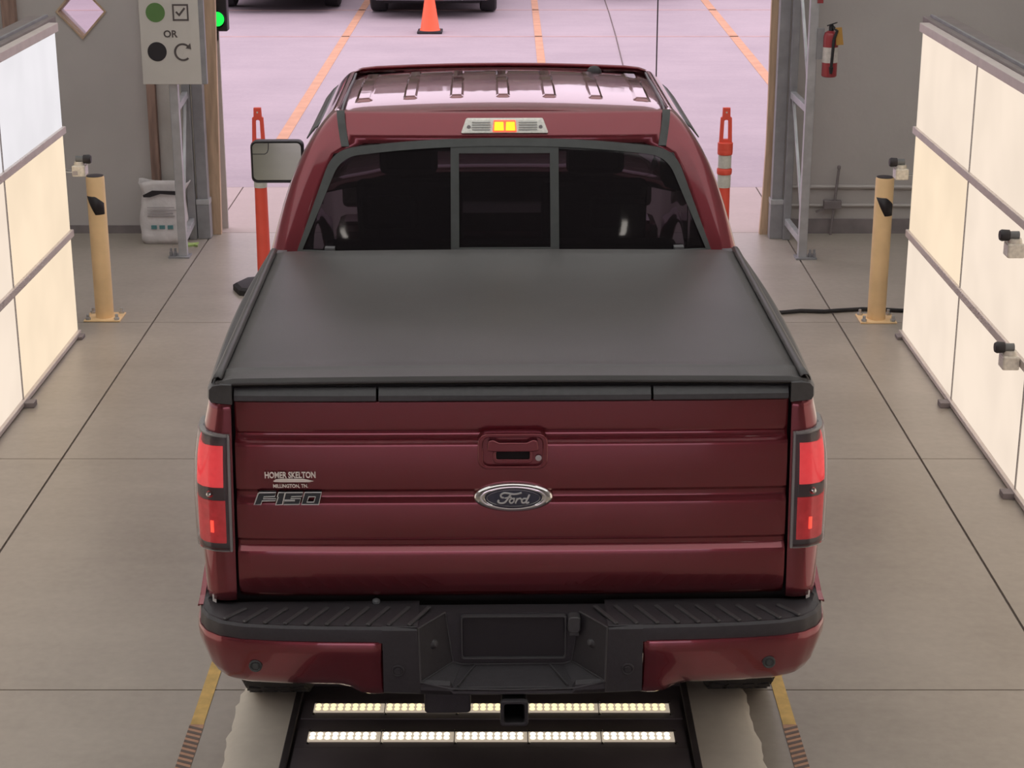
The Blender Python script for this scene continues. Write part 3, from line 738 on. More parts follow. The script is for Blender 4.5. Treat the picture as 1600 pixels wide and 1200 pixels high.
for sx in (-1, 1):
    side_panel('bed_side', sx, [.10, .15, .20, .26, .30] + frange(.335, 1.325, 28) + [1.40, 1.5, 1.6, 1.70, 1.76], .60, 1.394, AX_R, True, 22, flare=.02)
    side_panel('rear_door', sx, frange(1.80, 2.98, 10), .50, 1.40)
    side_panel('front_door', sx, frange(2.99, 3.98, 10), .50, 1.40, top=lambda y: 1.40 if y < 3.8 else 1.40 - .25 * (y - 3.8))
    side_panel('front_fender', sx, frange(3.99, 5.05, 26) + [5.15, 5.3, 5.42], .50, 1.2, AX_F, top=lambda y: 1.24 - .06 * (y - 4) / 1.4, flare=.02)
    for y in (2.12, 3.12):
        MB().box(sx * .995 - .02, sx * .995 + .02, y, y + .20, 1.15, 1.185).build('door_handle', 'paint', T, smooth=None, bevel=.008)
    MB().bar((sx * .90, 1.9, .45), (sx * .90, 3.9, .45), .14, .04).build('running_board', 'plastic', T, smooth=None, bevel=.01)

# wheels
for sx in (-1, 1):
    for ya in (AX_R, AX_F):
        xc = sx * .845
        w = MB().lathe([(.25, -.125), (.36, -.135), (.392, -.115), (.40, -.06), (.40, .06), (.392, .115), (.36, .135), (.25, .125)], 40, (xc, ya, TR), 'x', cap=False).build('wheel', 'rubber', T)
        tb = MB()
        for k in range(36):
            a = 2 * math.pi * k / 36
            for xo in (-.085, -.03, .03, .085):
                c = Vector((xc + xo, ya + .3985 * math.cos(a), TR + .3985 * math.sin(a)))
                tb.box(-.021, .021, -.022, .022, -.004, .004, mtx=Matrix.Translation(c) @ Matrix.Rotation(a - math.pi / 2, 4, 'X') @ Matrix.Rotation(.25 * (1 if xo > 0 else -1), 4, 'Z'))
        tb.build('tread_blocks', 'rubber', w, smooth=None)['kind'] = 'stuff'
        rm = MB().lathe([(.25, -.12), (.245, .0), (.24, .12)], 28, (xc, ya, TR), 'x', cap=False)
        for k in range(6):
            a = 2 * math.pi * k / 6
            rm.bar((xc + sx * .06, ya, TR), (xc + sx * .07, ya + .25 * math.cos(a), TR + .25 * math.sin(a)), .07, .03, up=(1, 0, 0))
        rm.lathe([(.07, .03), (.075, .08), (.05, .09)] if sx > 0 else [(.07, -.03), (.075, -.08), (.05, -.09)], 16, (xc, ya, TR), 'x').build('rim', 'rim', w)
MB().tube([(-.72, AX_R, TR), (-.2, AX_R, TR), (-.12, AX_R, TR), (.12, AX_R, TR), (.2, AX_R, TR), (.72, AX_R, TR)], [.05, .05, .12, .12, .05, .05], 12).build('rear_axle', 'dark', T)
ch = MB()
for sx in (-1, 1): ch.box(sx * .48 - .04, sx * .48 + .04, .05, 5.3, .50, .64)
for y in (.15, .6, 1.4, 2.3, 3.2, 4.1, 5.1): ch.box(-.46, .46, y, y + .06, .53, .61)
ch.build('chassis', 'dark', T, smooth=None)
MB().box(-.86, .86, .06, 1.70, .80, .84).build('bed_floor', 'dark', T, smooth=None)
MB().box(-.90, .90, 1.70, 1.735, .80, 1.42).build('bed_bulkhead', 'paint', T, smooth=None)
for sx in (-1, 1): MB().box(sx * .885 - .03, sx * .885 + .03, .045, .06, .70, 1.395).build('tailgate_gap_shade', 'dark', T, smooth=None)  # dark strips added to blacken the slits beside the tailgate
MB().box(-.99, .99, .10, .12, .55, .76).build('bumper_gap_shade', 'dark', T, smooth=None)  # dark sheet added to keep the gap above the bumper black
MB().box(-.90, .90, .05, .08, .60, .80).build('rear_cross_panel', 'dark', T, smooth=None)

# black rail caps along the bed with wrapped corner ends
for sx in (-1, 1):
    rows = []
    for y in [.0, .03] + frange(.06, 1.72, 16):
        xo = .949 + bow(y) + (-.006 if y < .02 else 0)
        r = [(.872, 1.385), (.872, 1.448), (xo - .04, 1.449), (xo - .012, 1.443), (xo + .001, 1.428), (xo + .003, 1.398), (xo - .004, 1.388)]
        rows.append([(sx * x, y if y > .01 else y - .012 + .022 * max(0, (x - .90) / .05) ** 2, z) for x, z in r])
    b = MB().grid(rows); b.f.append(tuple(range(7)))
    b.build('bed_rail_cap', 'plasticg', T, smooth=40)

# soft bed cover
cv = MB(); rows = []
def cover_z(x, y): return 1.462 + .006 * (1 - (x / .92) ** 2) + .004 * math.exp(-((y - .115) / .012) ** 2)
yc = [.000, .004, .012, .04, .09, .105, .112, .12, .14, .2, .4, .7, 1.0, 1.3, 1.55, 1.64, 1.672, 1.68]
for y in yc:
    row = []
    for k in range(33):
        x = -.925 + 1.85 * k / 32; z = cover_z(x, y)
        e = max(0, (abs(x) - .895) / .03); z -= .010 * e * e
        if y < .012: z -= .016 * (.012 - y) / .012
        if y > 1.66: z -= .02 * (y - 1.66) / .02
        row.append((x, y, z))
    rows.append(row)
cv.grid(rows)
cover = cv.build('bed_cover', 'vinyl', T, smooth=50, solid=.016, offset=-1)
MB().box(-.915, .915, .016, .07, 1.425, 1.452).build('cover_gap_shade', 'dark', cover, smooth=None)  # dark strip stands in for the shadow between cover and tailgate cap
for sx in (-1, 1):
    rows = [[(sx * x, y, z) for x, z in ((.905, 1.458), (.915, 1.466), (.927, 1.464), (.934, 1.456), (.936, 1.446))] for y in frange(.02, 1.68, 20)]
    MB().grid(rows).build('cover_side_rail', 'vinyl', cover, smooth=50, solid=.003)

# tailgate
PROF = [(1.392, .010), (1.385, .003), (1.378, .003), (1.34, .004), (1.300, .0055), (1.292, .006), (1.280, .012), (1.272, .011), (1.263, .006), (1.254, -.010), (1.248, -.0125), (1.241, -.0132), (1.18, -.0145), (1.106, -.0128), (1.10, -.012),
        (1.088, -.002), (1.075, -.001), (1.066, -.003), (1.056, -.012), (1.050, -.0136), (1.043, -.0142), (.99, -.0150), (.938, -.0130), (.932, -.012), (.920, -.001), (.906, .000), (.899, -.004), (.888, -.016), (.881, -.0177), (.873, -.0183), (.82, -.0185), (.77, -.013), (.745, -.004), (.722, .012), (.708, .035)]
def tg_y(x, z): return interp([(a, b_) for a, b_ in PROF[::-1]], z) + .012 * (x / .88) ** 4
rows = []
for z, y in PROF:
    hw = xi(z) - .007
    rows.append([(hw * u, tg_y(hw * u, z), z) for u in [-1, -.995, -.98] + frange(-.95, .95, 24) + [.98, .995, 1]])
rows = [[(p[0], p[1] + (.018 if k in (0, len(r) - 1) else .004 if k in (1, len(r) - 2) else 0), p[2]) for k, p in enumerate(r)] for r in rows]
TG = MB().grid(rows).build('tailgate', 'paint', T, smooth=30, solid=.03, offset=0)
TG.modifiers['thickness'].offset = -1
# three-piece black cap along the tailgate top
for a, b_ in ((-.866, -.424), (-.416, .434), (.442, .866)):
    pr = [(.045, 1.392), (-.010, 1.392), (-.014, 1.396), (-.013, 1.412), (-.008, 1.418), (.004, 1.430), (.010, 1.433), (.045, 1.433)]
    rows = [[(x, y + .010 * (x / .88) ** 4, z) for y, z in pr] for x in [a, a + .004] + frange(a + .01, b_ - .01, 8) + [b_ - .004, b_]]
    bb = MB().grid(rows); bb.f += [tuple(range(8)), tuple(range(len(bb.v) - 8, len(bb.v)))]
    bb.build('cap_segment', 'plasticg', TG, smooth=25)
MB().box(-.25, .20, -.017, -.011, 1.401, 1.406).build('cap_ridge', 'plasticg', TG, smooth=None)
# handle
f0 = lambda p, q, tt: (p, tt, q)
MB().ring(rrect(-.108, .112, 1.172, 1.290, .03), rrect(-.092, .096, 1.182, 1.278, .022), f0, -.033, .02).build('handle_bezel', 'paint', TG, smooth=40, bevel=.006, seg=3)
MB().prism(rrect(-.094, .098, 1.180, 1.280, .02), f0, -.018, .02).build('handle_backplate', 'paint', TG, smooth=40)
MB().prism([(-.078, 1.235), (-.075, 1.268), (-.06, 1.272), (-.04, 1.262), (.045, 1.262), (.065, 1.272), (.08, 1.268), (.083, 1.235), (.062, 1.232), (-.057, 1.232)], f0, -.038, -.010).build('handle_lever', 'paint', TG, smooth=40, bevel=.004)
MB().ring(rrect(-.060, .065, 1.190, 1.236, .014), rrect(-.050, .055, 1.204, 1.230, .006), f0, -.029, -.010).build('handle_pull', 'paint', TG, smooth=40, bevel=.003)
MB().box(-.052, .057, -.0215, -.016, 1.200, 1.233).build('handle_slot_shade', 'dark', TG, smooth=None)  # dark plate stands in for the shade inside the handle slot
MB().lathe([(.010, -.024), (.010, -.012)], 14, (.083, 0, 1.207), 'y').build('key_lock', 'satin', TG)
# oval badge
OX, OZ = .004, 1.073; yb = -.014
def oval(a, b_, y, n=48): return [(OX + a * math.cos(2 * math.pi * k / n), y, OZ + b_ * math.sin(2 * math.pi * k / n)) for k in range(n)]
rg = MB().grid([oval(.126, .050, yb + .01), oval(.126, .050, yb - .004), oval(.121, .046, yb - .010), oval(.106, .039, yb - .015), oval(.094, .0345, yb - .0145), oval(.091, .033, yb - .012)], True)
rg.build('oval_ring', 'chrome', TG, smooth=50)
bl = MB().grid([oval(.091, .033, yb - .011), oval(.089, .0315, yb - .0125)], True); bl.f.append(tuple(range(48, 96))); bl.build('oval_field', 'blue', TG, smooth=None)
MB().tube([(p[0], yb - .0130, p[2]) for p in oval(.084, .028, 0)], .0009, 5, closed=True).build('oval_pinstripe', 'satin', TG)
K = .00052
def scr(pts, rr): return MB().tube([(OX + (x - 606) * K, yb - .0145, OZ - (z - 872) * K * 1.05) for x, z in pts], rr, 6)
lt = MB()
def smoothp(pts, n=4):
    out = []
    for i in range(len(pts) - 1):
        p0 = pts[max(i - 1, 0)]; p1 = pts[i]; p2 = pts[i + 1]; p3 = pts[min(i + 2, len(pts) - 1)]
        for k in range(n):
            t_ = k / n
            out.append(tuple(.5 * (2 * p1[j] + (p2[j] - p0[j]) * t_ + (2 * p0[j] - 5 * p1[j] + 4 * p2[j] - p3[j]) * t_ ** 2 + (3 * p1[j] - p0[j] - 3 * p2[j] + p3[j]) * t_ ** 3) for j in (0, 1)))
    return out + [pts[-1]]
for pts, rr in (([(548, 878), (532, 872), (530, 856), (548, 844), (575, 846), (605, 852), (632, 850), (656, 842)], .0022),
                ([(592, 852), (578, 872), (566, 893), (550, 910), (528, 914), (512, 904), (518, 892)], .0022),
                ([(552, 880), (574, 876), (596, 874)], .0017),
                ([(604, 882), (590, 886), (582, 900), (590, 913), (604, 908), (610, 894), (604, 882), (616, 884)], .0019),
                ([(630, 880), (624, 898), (618, 915)], .0021), ([(624, 898), (636, 884), (650, 882), (652, 890)], .0018),
                ([(686, 884), (668, 884), (656, 898), (662, 912), (676, 910), (686, 896)], .0019),
                ([(704, 856), (694, 880), (684, 902), (688, 914), (702, 908)], .0021)):
    p = smoothp(pts); lt.tube([(OX + (x - 606) * K, yb - .0135, OZ - (z - 880) * K * .95) for x, z in p], rr * 1.45, 6)
lt.build('script_lettering', 'silver', TG)
# model badge, lower left of the tailgate
BX0, BZ0, BK = -.8165, 1.053, .2165 / 1210
def bz(px, pz): return (BX0 + (px - 220) * BK, BZ0 + (708 - pz) * BK * 1.0)
yb2 = -.0145
GL = {'badge_f': [(220, 705), (300, 492), (330, 478), (615, 478), (592, 552), (395, 556), (382, 592), (612, 592), (598, 632), (362, 634), (338, 702)],
      'badge_one': [(660, 478), (775, 478), (720, 704), (600, 710), (650, 562), (634, 556)],
      'badge_five': [(785, 480), (1092, 480), (1068, 552), (880, 556), (866, 590), (1048, 592), (1015, 704), (736, 706), (758, 636), (940, 634), (944, 622), (750, 618)]}
for nm, g in GL.items():
    pts = [bz(*p) for p in g]
    o = MB().prism(pts, f0, yb2 - .006, yb2 + .012).build(nm, 'badge', TG, smooth=None)
    MB().tube([(p[0], yb2 - .0065, p[1]) for p in pts], .0020, 6, closed=True).build('badge_edge', 'silver', TG)
out = [bz(*p) for p in ((1122, 480), (1415, 480), (1360, 708), (1054, 706))]; inn = [bz(*p) for p in ((1190, 560), (1308, 560), (1275, 662), (1152, 662))]
MB().ring(out, inn, f0, yb2 - .006, yb2 + .012).build('badge_zero', 'badge', TG, smooth=None)
for pp in (out, inn): MB().tube([(p[0], yb2 - .0065, p[1]) for p in pp], .0020, 6, closed=True).build('badge_edge', 'silver', TG)
# dealer sticker lettering
text_mesh('sticker_lettering', 'HOMER SKELTON', .0285, 'sticker', TG, (-.700, -.0150, 1.1415), (R(90), 0, 0), .0006, width=.160, bold=.0009)
text_mesh('sticker_lettering', 'MILLINGTON, TN.', .0165, 'sticker', TG, (-.700, -.0150, 1.1085), (R(90), 0, 0), .0006, width=.110, bold=.0004)
MB().prism([(-.754, 1.131), (-.745, 1.137), (-.72, 1.139), (-.66, 1.138), (-.64, 1.134), (-.627, 1.130), (-.64, 1.127), (-.72, 1.127), (-.75, 1.128)], f0, -.0155, -.0135).build('sticker_swoosh', 'sticker', TG, smooth=None)

# tail lamps wrapped round the rear corners
def lamp_pt(sx, u, z, off):      # u: 0 at the tailgate, 1 at the corner, >1 forward along the side
    plan = [(0, 0, .0), (.25, .25, -.004), (.5, .52, -.001), (.75, .80, .014), (.9, .94, .038), (1, 1.0, .075), (1.3, 1.0, .15)]
    a = interp([(p[0], p[1]) for p in plan], u); y = interp([(p[0], p[2]) for p in plan], u)
    x = lerp(xi(z) + .004, interp(BODY, z) + bow(y) + .002, a)
    ang = min(u, 1.05) ** 2.2 * math.pi / 2
    return (sx * (x + off * math.sin(ang)), y - off * math.cos(ang), z)
def lamp_patch(sx, u0, u1, zb, zt, off, nu=12, nz=8):
    b = MB()
    us = frange(u0, u1, nu)
    zbf = zb if callable(zb) else (lambda u: zb); ztf = zt if callable(zt) else (lambda u: zt)
    o_ = [[lamp_pt(sx, u, lerp(zbf(u), ztf(u), k / nz), off) for u in us] for k in range(nz + 1)]
    i_ = [[lamp_pt(sx, u, lerp(zbf(u), ztf(u), k / nz), -.004) for u in us] for k in range(nz + 1)]
    b.grid(o_); b.grid(i_)
    b.grid([o_[0], i_[0]]); b.grid([o_[-1], i_[-1]]); b.grid([[r[0] for r in o_], [r[0] for r in i_]]); b.grid([[r[-1] for r in o_], [r[-1] for r in i_]])
    return b
ZT = lambda u: 1.283 + .010 * u; ZB = lambda u: .889 + .006 * u
for sx, lab in ((-1, 'left'), (1, 'right')):
    H = lamp_patch(sx, 0, 1.28, ZB, ZT, .004).build('tail_lamp', 'lampgrey', T, smooth=40)
    H['label'] = 'lit red tail lamp at the %s rear corner' % lab
    lamp_patch(sx, 0, .07, ZB, ZT, .014, 3).build('lamp_frame', 'lampframe', H, smooth=40)
    lamp_patch(sx, .09, 1.28, lambda u: ZT(u) - .007, ZT, .014).build('lamp_frame', 'lampframe', H, smooth=40)
    lamp_patch(sx, .09, 1.28, ZB, lambda u: ZB(u) + .007, .014).build('lamp_frame', 'lampframe', H, smooth=40)
    lamp_patch(sx, .22, 1.24, 1.108, 1.247, .009).build('brake_lens', 'redlens', H, smooth=40)
    lamp_patch(sx, .18, 1.24, .918, 1.062, .009).build('lower_lens', 'redlens2', H, smooth=40)
    lamp_patch(sx, .50, .57, .955, .995, .012, 4).build('glowing_filament', 'redfil', H, smooth=40)
    lamp_patch(sx, .20, 1.24, 1.066, 1.106, .008).build('reverse_reflector', 'lampgrey', H, smooth=40)
    c = lamp_pt(sx, .55, 1.086, .012)
    MB().lathe([(.004, -.008), (.011, -.004), (.012, 0), (.006, .004)], 10, (c[0], c[1], c[2]), 'y').build('reverse_bulb', 'chrome', H)
    lamp_patch(sx, .07, 1.28, lambda u: ZB(u) + .006, lambda u: ZT(u) - .006, .019).build('lamp_cover', 'cover', H, smooth=40)

# ---- rear bumper
BP = [(.0, -.176), (.30, -.174), (.41, -.172), (.60, -.166), (.75, -.155), (.86, -.140), (.932, -.114), (.980, -.072), (1.006, -.018), (1.016, .05), (1.018, .13), (1.018, .20)]
def bpt(s, ins):       # s along list index, inset along inward normal
    i = min(int(s), len(BP) - 2); t_ = s - i
    x, y = lerp(BP[i][0], BP[i + 1][0], t_), lerp(BP[i][1], BP[i + 1][1], t_)
    k0, k1 = BP[max(i - 0, 0)], BP[i + 1]
    if t_ < 1e-6 and i > 0: k0 = BP[i - 1]
    dx, dy = k1[0] - k0[0], k1[1] - k0[1]; L = math.hypot(dx, dy)
    return x - dy / L * ins, y + dx / L * ins
BUMP = MB()
for sx in (-1, 1):     # black band on top of the painted ends
    rows = []
    for s in frange(2, 11, 36):
        up = .030 * max(0, s - 8.5) / 2.5
        rows.append([(sx * p[0], p[1], z + up) for (p, z) in ((bpt(s, .05), .694), (bpt(s, .012), .692), (bpt(s, .003), .685), (bpt(s, .0), .67), (bpt(s, .0), .640))])
    BUMP.grid(rows)
# centre face with the notch
colx = [-.412, -.36, -.302, -.294, -.20, -.19, -.1, 0, .1, .19, .20, .294, .302, .36, .412]
def notch_top(x):
    a = abs(x)
    return .690 if a > .298 else (.503 if a > .25 else (.497 if a >= .197 else .477))
rows = []
for x in colx:
    y = interp(BP, abs(x)); zt = notch_top(x); zb = .447 + .008 * (abs(x) / .41) ** 2
    rows.append([(x, y + .012, zt + .004), (x, y, zt - .006), (x, y - .002, lerp(zt, zb, .5)), (x, y + .004, zb + .012), (x, y + .02, zb), (x, y + .10, zb - .004)])
BUMP.grid(rows)
# notch walls and floor
for sx in (-1, 1):
    A = (sx * .298, -.170, .692); B = (sx * .294, -.170, .503); C = (sx * .197, -.170, .480); D = (sx * .216, -.060, .692); E_ = (sx * .192, -.066, .522); G = (sx * .165, -.066, .512)
    BUMP.add([A, B, E_, D], [(0, 1, 2, 3)]); BUMP.add([B, C, G, E_], [(0, 1, 2, 3)])
    BUMP.add([A, D, (sx * .216, .0, .692), (sx * .41, .0, .692), (sx * .41, -.160, .692)], [(0, 1, 2, 3, 4)])
BUMP.add([(-.197, -.170, .478), (.197, -.170, .478), (.165, -.066, .512), (-.165, -.066, .512)], [(0, 1, 2, 3)])
BUMP.add([(-.216, -.06, .692), (.216, -.06, .692), (.192, -.066, .522), (.165, -.066, .512), (-.165, -.066, .512), (-.192, -.066, .522)], [(0, 1, 2, 3, 4, 5)])
BUMP.add([(-.216, -.06, .692), (.216, -.06, .692), (.216, 0, .692), (-.216, 0, .692)], [(0, 1, 2, 3)])
BM = BUMP.build('rear_bumper', 'plastic', T, smooth=30)
for sx in (-1, 1):
    # step pad
    rows = []
    for s in frange(1, 9, 30):
        p = bpt(s, .03); q = bpt(s, .014); zz = .694 + .010 * max(0, s - 7) / 2
        rows.append([(sx * q[0], q[1], zz - .004), (sx * p[0], p[1], zz + .002), (sx * p[0], lerp(p[1], .0, .6), zz + .004), (sx * min(p[0], .96), max(.02, p[1]), zz + .004)])
    MB().grid(rows).build('step_pad', 'plastic', BM, smooth=40)
    for k in range(10):
        xf = .918 - k * .0655; yf = interp([(p[0], p[1]) for p in BP], xf) + .014
        MB().bar((sx * xf, yf, .697), (sx * (xf - .062), -.035, .701), .014, .008).build('step_rib', 'plasticg', BM, smooth=None, bevel=.003)
    # painted end
    rows = []
    for s in [2.02, 2.06, 2.12, 2.25, 2.4, 2.6, 2.8, 3.0] + frange(3.2, 11, 30):
        up = .020 * max(0, s - 8.5) / 2.5
        fl = max(0, min(1, (2.75 - s) / .45)); fl = .014 * fl * fl * (3 - 2 * fl)
        cn = max(0, min(1, (s - 5.6) / 3.0)) ** 1.5
        e = .012 * max(0, (2.12 - s) / .12)
        rr = []
        for ins, z in ((.006, .644), (-.003, .642), (-.006, .634), (-.004, .60), (.004, .565), (.014, .520), (.030, .488), (.060, .466), (.12, .456)):
            d = (.644 - z) / .188
            zz = z - fl * d ** 2 + .038 * cn * d ** 2 + up
            i2 = ins * (1 + .35 * cn) + e
            if fl and d > .6: i2 = lerp(i2, .01, min(1, fl / .014) * .7)
            p = bpt(s, i2); rr.append((sx * p[0], p[1], zz))
        rows.append(rr)
    MB().grid(rows).build('painted_end', 'paint', BM, smooth=40, solid=.004)
    # parking sensors, lamps, small reflector
    for xq, zq, mm, off in ((.820, .551, 'gasket', .001), (.365, .545, 'plastic', -.001)):
        yq = interp(BP, xq) - .002 + off
        sn = MB().lathe([(.021, .006), (.021, -.003), (.017, -.005), (.014, -.002), (.011, -.002), (.009, -.006), (.003, -.006)], 20, (sx * xq, yq + .002, zq), 'y').build('parking_sensor', mm, BM)
    lm = MB().lathe([(.020, -.006), (.018, .004), (.010, .018), (.004, .020)], 12).build('plate_lamp', 'plasticg', BM)
    lm.location = (sx * .258, -.118, .612); lm.rotation_euler = (0, R(-75 * sx), R(35 * sx))
    MB().box(sx * .964 - .006, sx * .964 + .006, .012, .018, .690, .728).build('white_reflector', 'clearlens', BM, smooth=None)
    MB().grid([[(sx * x_, y_, z_) for y_, z_ in ((.02, .69), (.07, .70), (.13, .725), (.20, .755))] for x_ in (1.002, 1.016)] ).build('painted_corner', 'paint', BM, smooth=None, solid=.004)
    MB().grid([[(sx * 1.018, .02, .685), (sx * 1.018, .07, .685), (sx * 1.019, .20, .685)], [(sx * 1.016, .02, .692), (sx * 1.016, .07, .70), (sx * 1.016, .20, .755)]]).build('painted_corner', 'paint', BM, smooth=None, solid=.006)
    MB().bar((sx * .12, -.072, .513), (sx * .176, -.168, .486), .004, .006).build('notch_rib', 'plasticg', BM, smooth=None)
for sx in (-1, 1):  # lighter grey beads put highlights along the notch edges
    A = (sx * .298, -.172, .692); B = (sx * .294, -.174, .503); C = (sx * .197, -.174, .480); D = (sx * .216, -.060, .693); E_ = (sx * .192, -.068, .522)
    MB().tube([D, A, B, C], .0036, 6).build('edge_highlight', 'plasticg', BM)
    MB().tube([D, E_, B], .0030, 6).build('edge_highlight', 'plasticg', BM)
MB().tube([(-.197, -.174, .479), (0, -.177, .476), (.197, -.174, .479)], .0036, 6).build('edge_highlight', 'plasticg', BM)
MB().tube([(-.192, -.068, .521), (-.165, -.068, .513), (.165, -.068, .513), (.192, -.068, .521)], .003, 6).build('edge_highlight', 'plasticg', BM)
# plate recess
MB().ring(rrect(-.166, .174, .533, .686, .008, 2), rrect(-.160, .168, .539, .681, .006, 2), f0, -.078, -.055).build('plate_frame', 'plasticg', BM, smooth=None, bevel=.002)  # paler than the bumper, edge highlights put into its colour
MB().prism(rrect(-.158, .166, .540, .682, .004, 2), f0, -.066, -.058).build('plate_recess', 'black', BM, smooth=None)
MB().prism(rrect(.178, .218, .634, .690, .012, 3), f0, -.098, -.050).build('trailer_plug', 'plasticg', BM, smooth=40, bevel=.004)
MB().box(.182, .214, -.094, -.05, .622, .636).build('plug_lip', 'plasticg', BM, smooth=None, bevel=.003)
hb = MB().ring(rrect(-.036, .044, .362, .442, .01, 3), rrect(-.028, .036, .370, .434, .008, 3), f0, -.195, .35).build('hitch_receiver', 'dark', T, smooth=None)
MB().ring(rrect(-.041, .049, .357, .447, .012, 3), rrect(-.029, .037, .369, .435, .008, 3), f0, -.20, -.18).build('receiver_collar', 'plastic', hb, smooth=None, bevel=.004)
MB().box(-.55, .55, -.02, .06, .43, .50).build('hitch_beam', 'dark', hb, smooth=None)
MB().prism(rrect(-.285, -.135, .368, .455, .012, 3), f0, -.13, -.03).build('trailer_socket', 'plastic', T, smooth=None, bevel=.006)
MB().tube([(-.6, .6, .48), (-.62, .35, .47), (-.66, .25, .46)], .035, 10).build('tail_pipe', 'dark', T)
MB().lathe([(.010, 0), (.013, .004), (.013, .012), (.006, .017)], 10, (-.44, .005, .696)).build('spare_lock_cap', 'lampgrey', T)

# ---- cab
CW = [(1.36, .962), (1.40, .953), (1.43, .945), (1.50, .926), (1.60, .897), (1.68, .868), (1.75, .836), (1.80, .808), (1.84, .781), (1.875, .755), (1.905, .730), (1.93, .704), (1.945, .680)]
YR = [(1.36, 1.80), (1.42, 1.82), (1.78, 1.961), (1.82, 1.978), (1.86, 1.998), (1.89, 2.014), (1.915, 2.029), (1.945, 2.05)]
YF = [(1.20, 4.40), (1.40, 4.10), (1.90, 3.38), (1.945, 3.30)]
WW = [(1.38, .822), (1.42, .81), (1.55, .765), (1.70, .708), (1.785, .665), (1.825, .575), (1.945, .60)]
def rear_y(x, z): return interp(YR, z) + .055 * (abs(x) / .85) ** 2.5
levels = [1.36, 1.385, 1.405, 1.50, 1.58, 1.66, 1.73, 1.785, 1.825, 1.86, 1.89, 1.915, 1.93, 1.945]
W0, W1 = 2, 8          # window rows
def half_loop(z):
    w, yf, ww = interp(CW, z), interp(YF, z), interp(WW, z)
    pts = [(ww * f, rear_y(ww * f, z)) for f in (0, .2, .4, .6, .8, .93, 1.0)]           # 0..6 rear window
    for f in (.35, .7): x = lerp(ww, w - .028, f); pts.append((x, rear_y(x, z)))          # 7,8
    yr = rear_y(w - .028, z)
    pts += [(w - .028, yr), (w - .010, yr + .016), (w - .001, yr + .05), (w, yr + .12)]   # 9..12 corner
    ya = yr + .12; yA = yf - .14
    for y in (2.36, 2.65, 2.93, 3.02, 3.2): pts.append((w, max(lerp(y, y, 0), ya + .01) if y < yA else yA - .02))  # 13..17
    pts += [(w, yA), (w - .03, yf - .05), (w - .09, yf)]                                  # 18..20
    pts += [(lerp(w - .09, 0, f), yf + .10 * (1 - (1 - f) ** 2)) for f in (.33, .66, 1)]  # 21..23
    return [(x, y, z) for x, y in pts]
loops = [half_loop(z) for z in levels]
for sx_ in (0,):
    b = MB()
    n = len(loops[0])
    for sx in (-1, 1):
        o0 = len(b.v); b.v += [(sx * x, y, z) for lp in loops for x, y, z in lp]
        for i in range(len(levels) - 1):
            for j in range(n - 1):
                inw = W0 <= i < W1
                if inw and j < 6: continue                      # rear window
                if W0 <= i < W1 and (13 <= j < 15 or 16 <= j < 18): continue   # side windows
                if i < 11 and j >= 20: continue                 # windscreen
                a = o0 + i * n + j; b.f.append((a, a + 1, a + n + 1, a + n))
    CAB = b.build('cab_shell', 'paint', T, smooth=40, solid=.012, offset=0)
# cab back below the glass
MB().grid([[(x, rear_y(x, 1.37) + .01, z) for x in frange(-.93, .93, 12)] for z in (.75, 1.0, 1.2, 1.37)]).build('cab_back_panel', 'paint', T, smooth=40, solid=.01)
MB().box(-.90, .90, 1.9, 4.1, .55, .62).build('cab_floor', 'dark', T, smooth=None)
# side glass and windscreen
for sx in (-1, 1):
    for j0, j1 in ((13, 15), (16, 18)):
        MB().grid([[(sx * (loops[i][j][0] - .004), loops[i][j][1], loops[i][j][2]) for j in range(j0, j1 + 1)] for i in range(W0, W1 + 1)]).build('side_window', 'glass', T, smooth=40, solid=.005)
    # rain deflectors along the window tops
    rows = []
    for y in frange(2.25, 3.3, 12):
        rows.append([(sx * (interp(CW, z) + o_), y, z) for z, o_ in ((1.862, .004), (1.84, .014), (1.80, .020))])
    MB().grid(rows).build('rain_deflector', 'gasket', T, smooth=40, solid=.005)
ws = [[(sx * x, y, z) for sx, seq in ((-1, range(20, 24)), (1, range(22, 19, -1))) for x, y, z in [lp[j] for j in seq]] for lp in loops[:12]]
MB().grid(ws).build('windscreen', 'glass', T, smooth=40, solid=.006)

# rear window: gasket frame, fixed panes, sliding pane
def rwp(x, z, off): return (x, rear_y(x, z) - off, z)
def win_loop(ins):
    pts = []
    hb_, ht, zb, zs, zm, r = .856 - ins * 1.05, .700 - ins * 1.1, 1.385 + ins, 1.800 - ins * .9, 1.850 - ins, .085 - ins * .4
    for k in range(21): pts.append((lerp(-hb_, hb_, k / 20), zb))
    # right edge up to the rounded corner
    e0, e1 = Vector((hb_, zb)), Vector((ht, zs)); d = (e1 - e0).normalized()
    s_ = e1 - d * r
    for k in range(1, 13): q = e0.lerp(s_, k / 12); pts.append((q.x, q.y))
    top = lambda x: zm - (zm - zs) * (abs(x) / ht) ** 2.2
    xe = ht - r * 1.0
    e = Vector((xe, top(xe)))
    for k in range(1, 8):
        t_ = k / 8; q = s_ * (1 - t_) ** 2 + e1 * 2 * t_ * (1 - t_) + e * t_ ** 2; pts.append((q.x, q.y))
    for k in range(25): x = lerp(xe, -xe, k / 24); pts.append((x, top(x)))
    for k in range(7, 0, -1):
        t_ = k / 8; q = s_ * (1 - t_) ** 2 + e1 * 2 * t_ * (1 - t_) + e * t_ ** 2; pts.append((-q.x, q.y))
    for k in range(12, 0, -1): q = e0.lerp(s_, k / 12); pts.append((-q.x, q.y))
    return pts
fo, fi = win_loop(0), win_loop(.030)
RW = MB().ring(fo, fi, lambda p, q, t_: rwp(p, q, t_), .016, -.012).build('rear_window_frame', 'gasket', T, smooth=40)
zlo, zhi = 1.40, 1.835
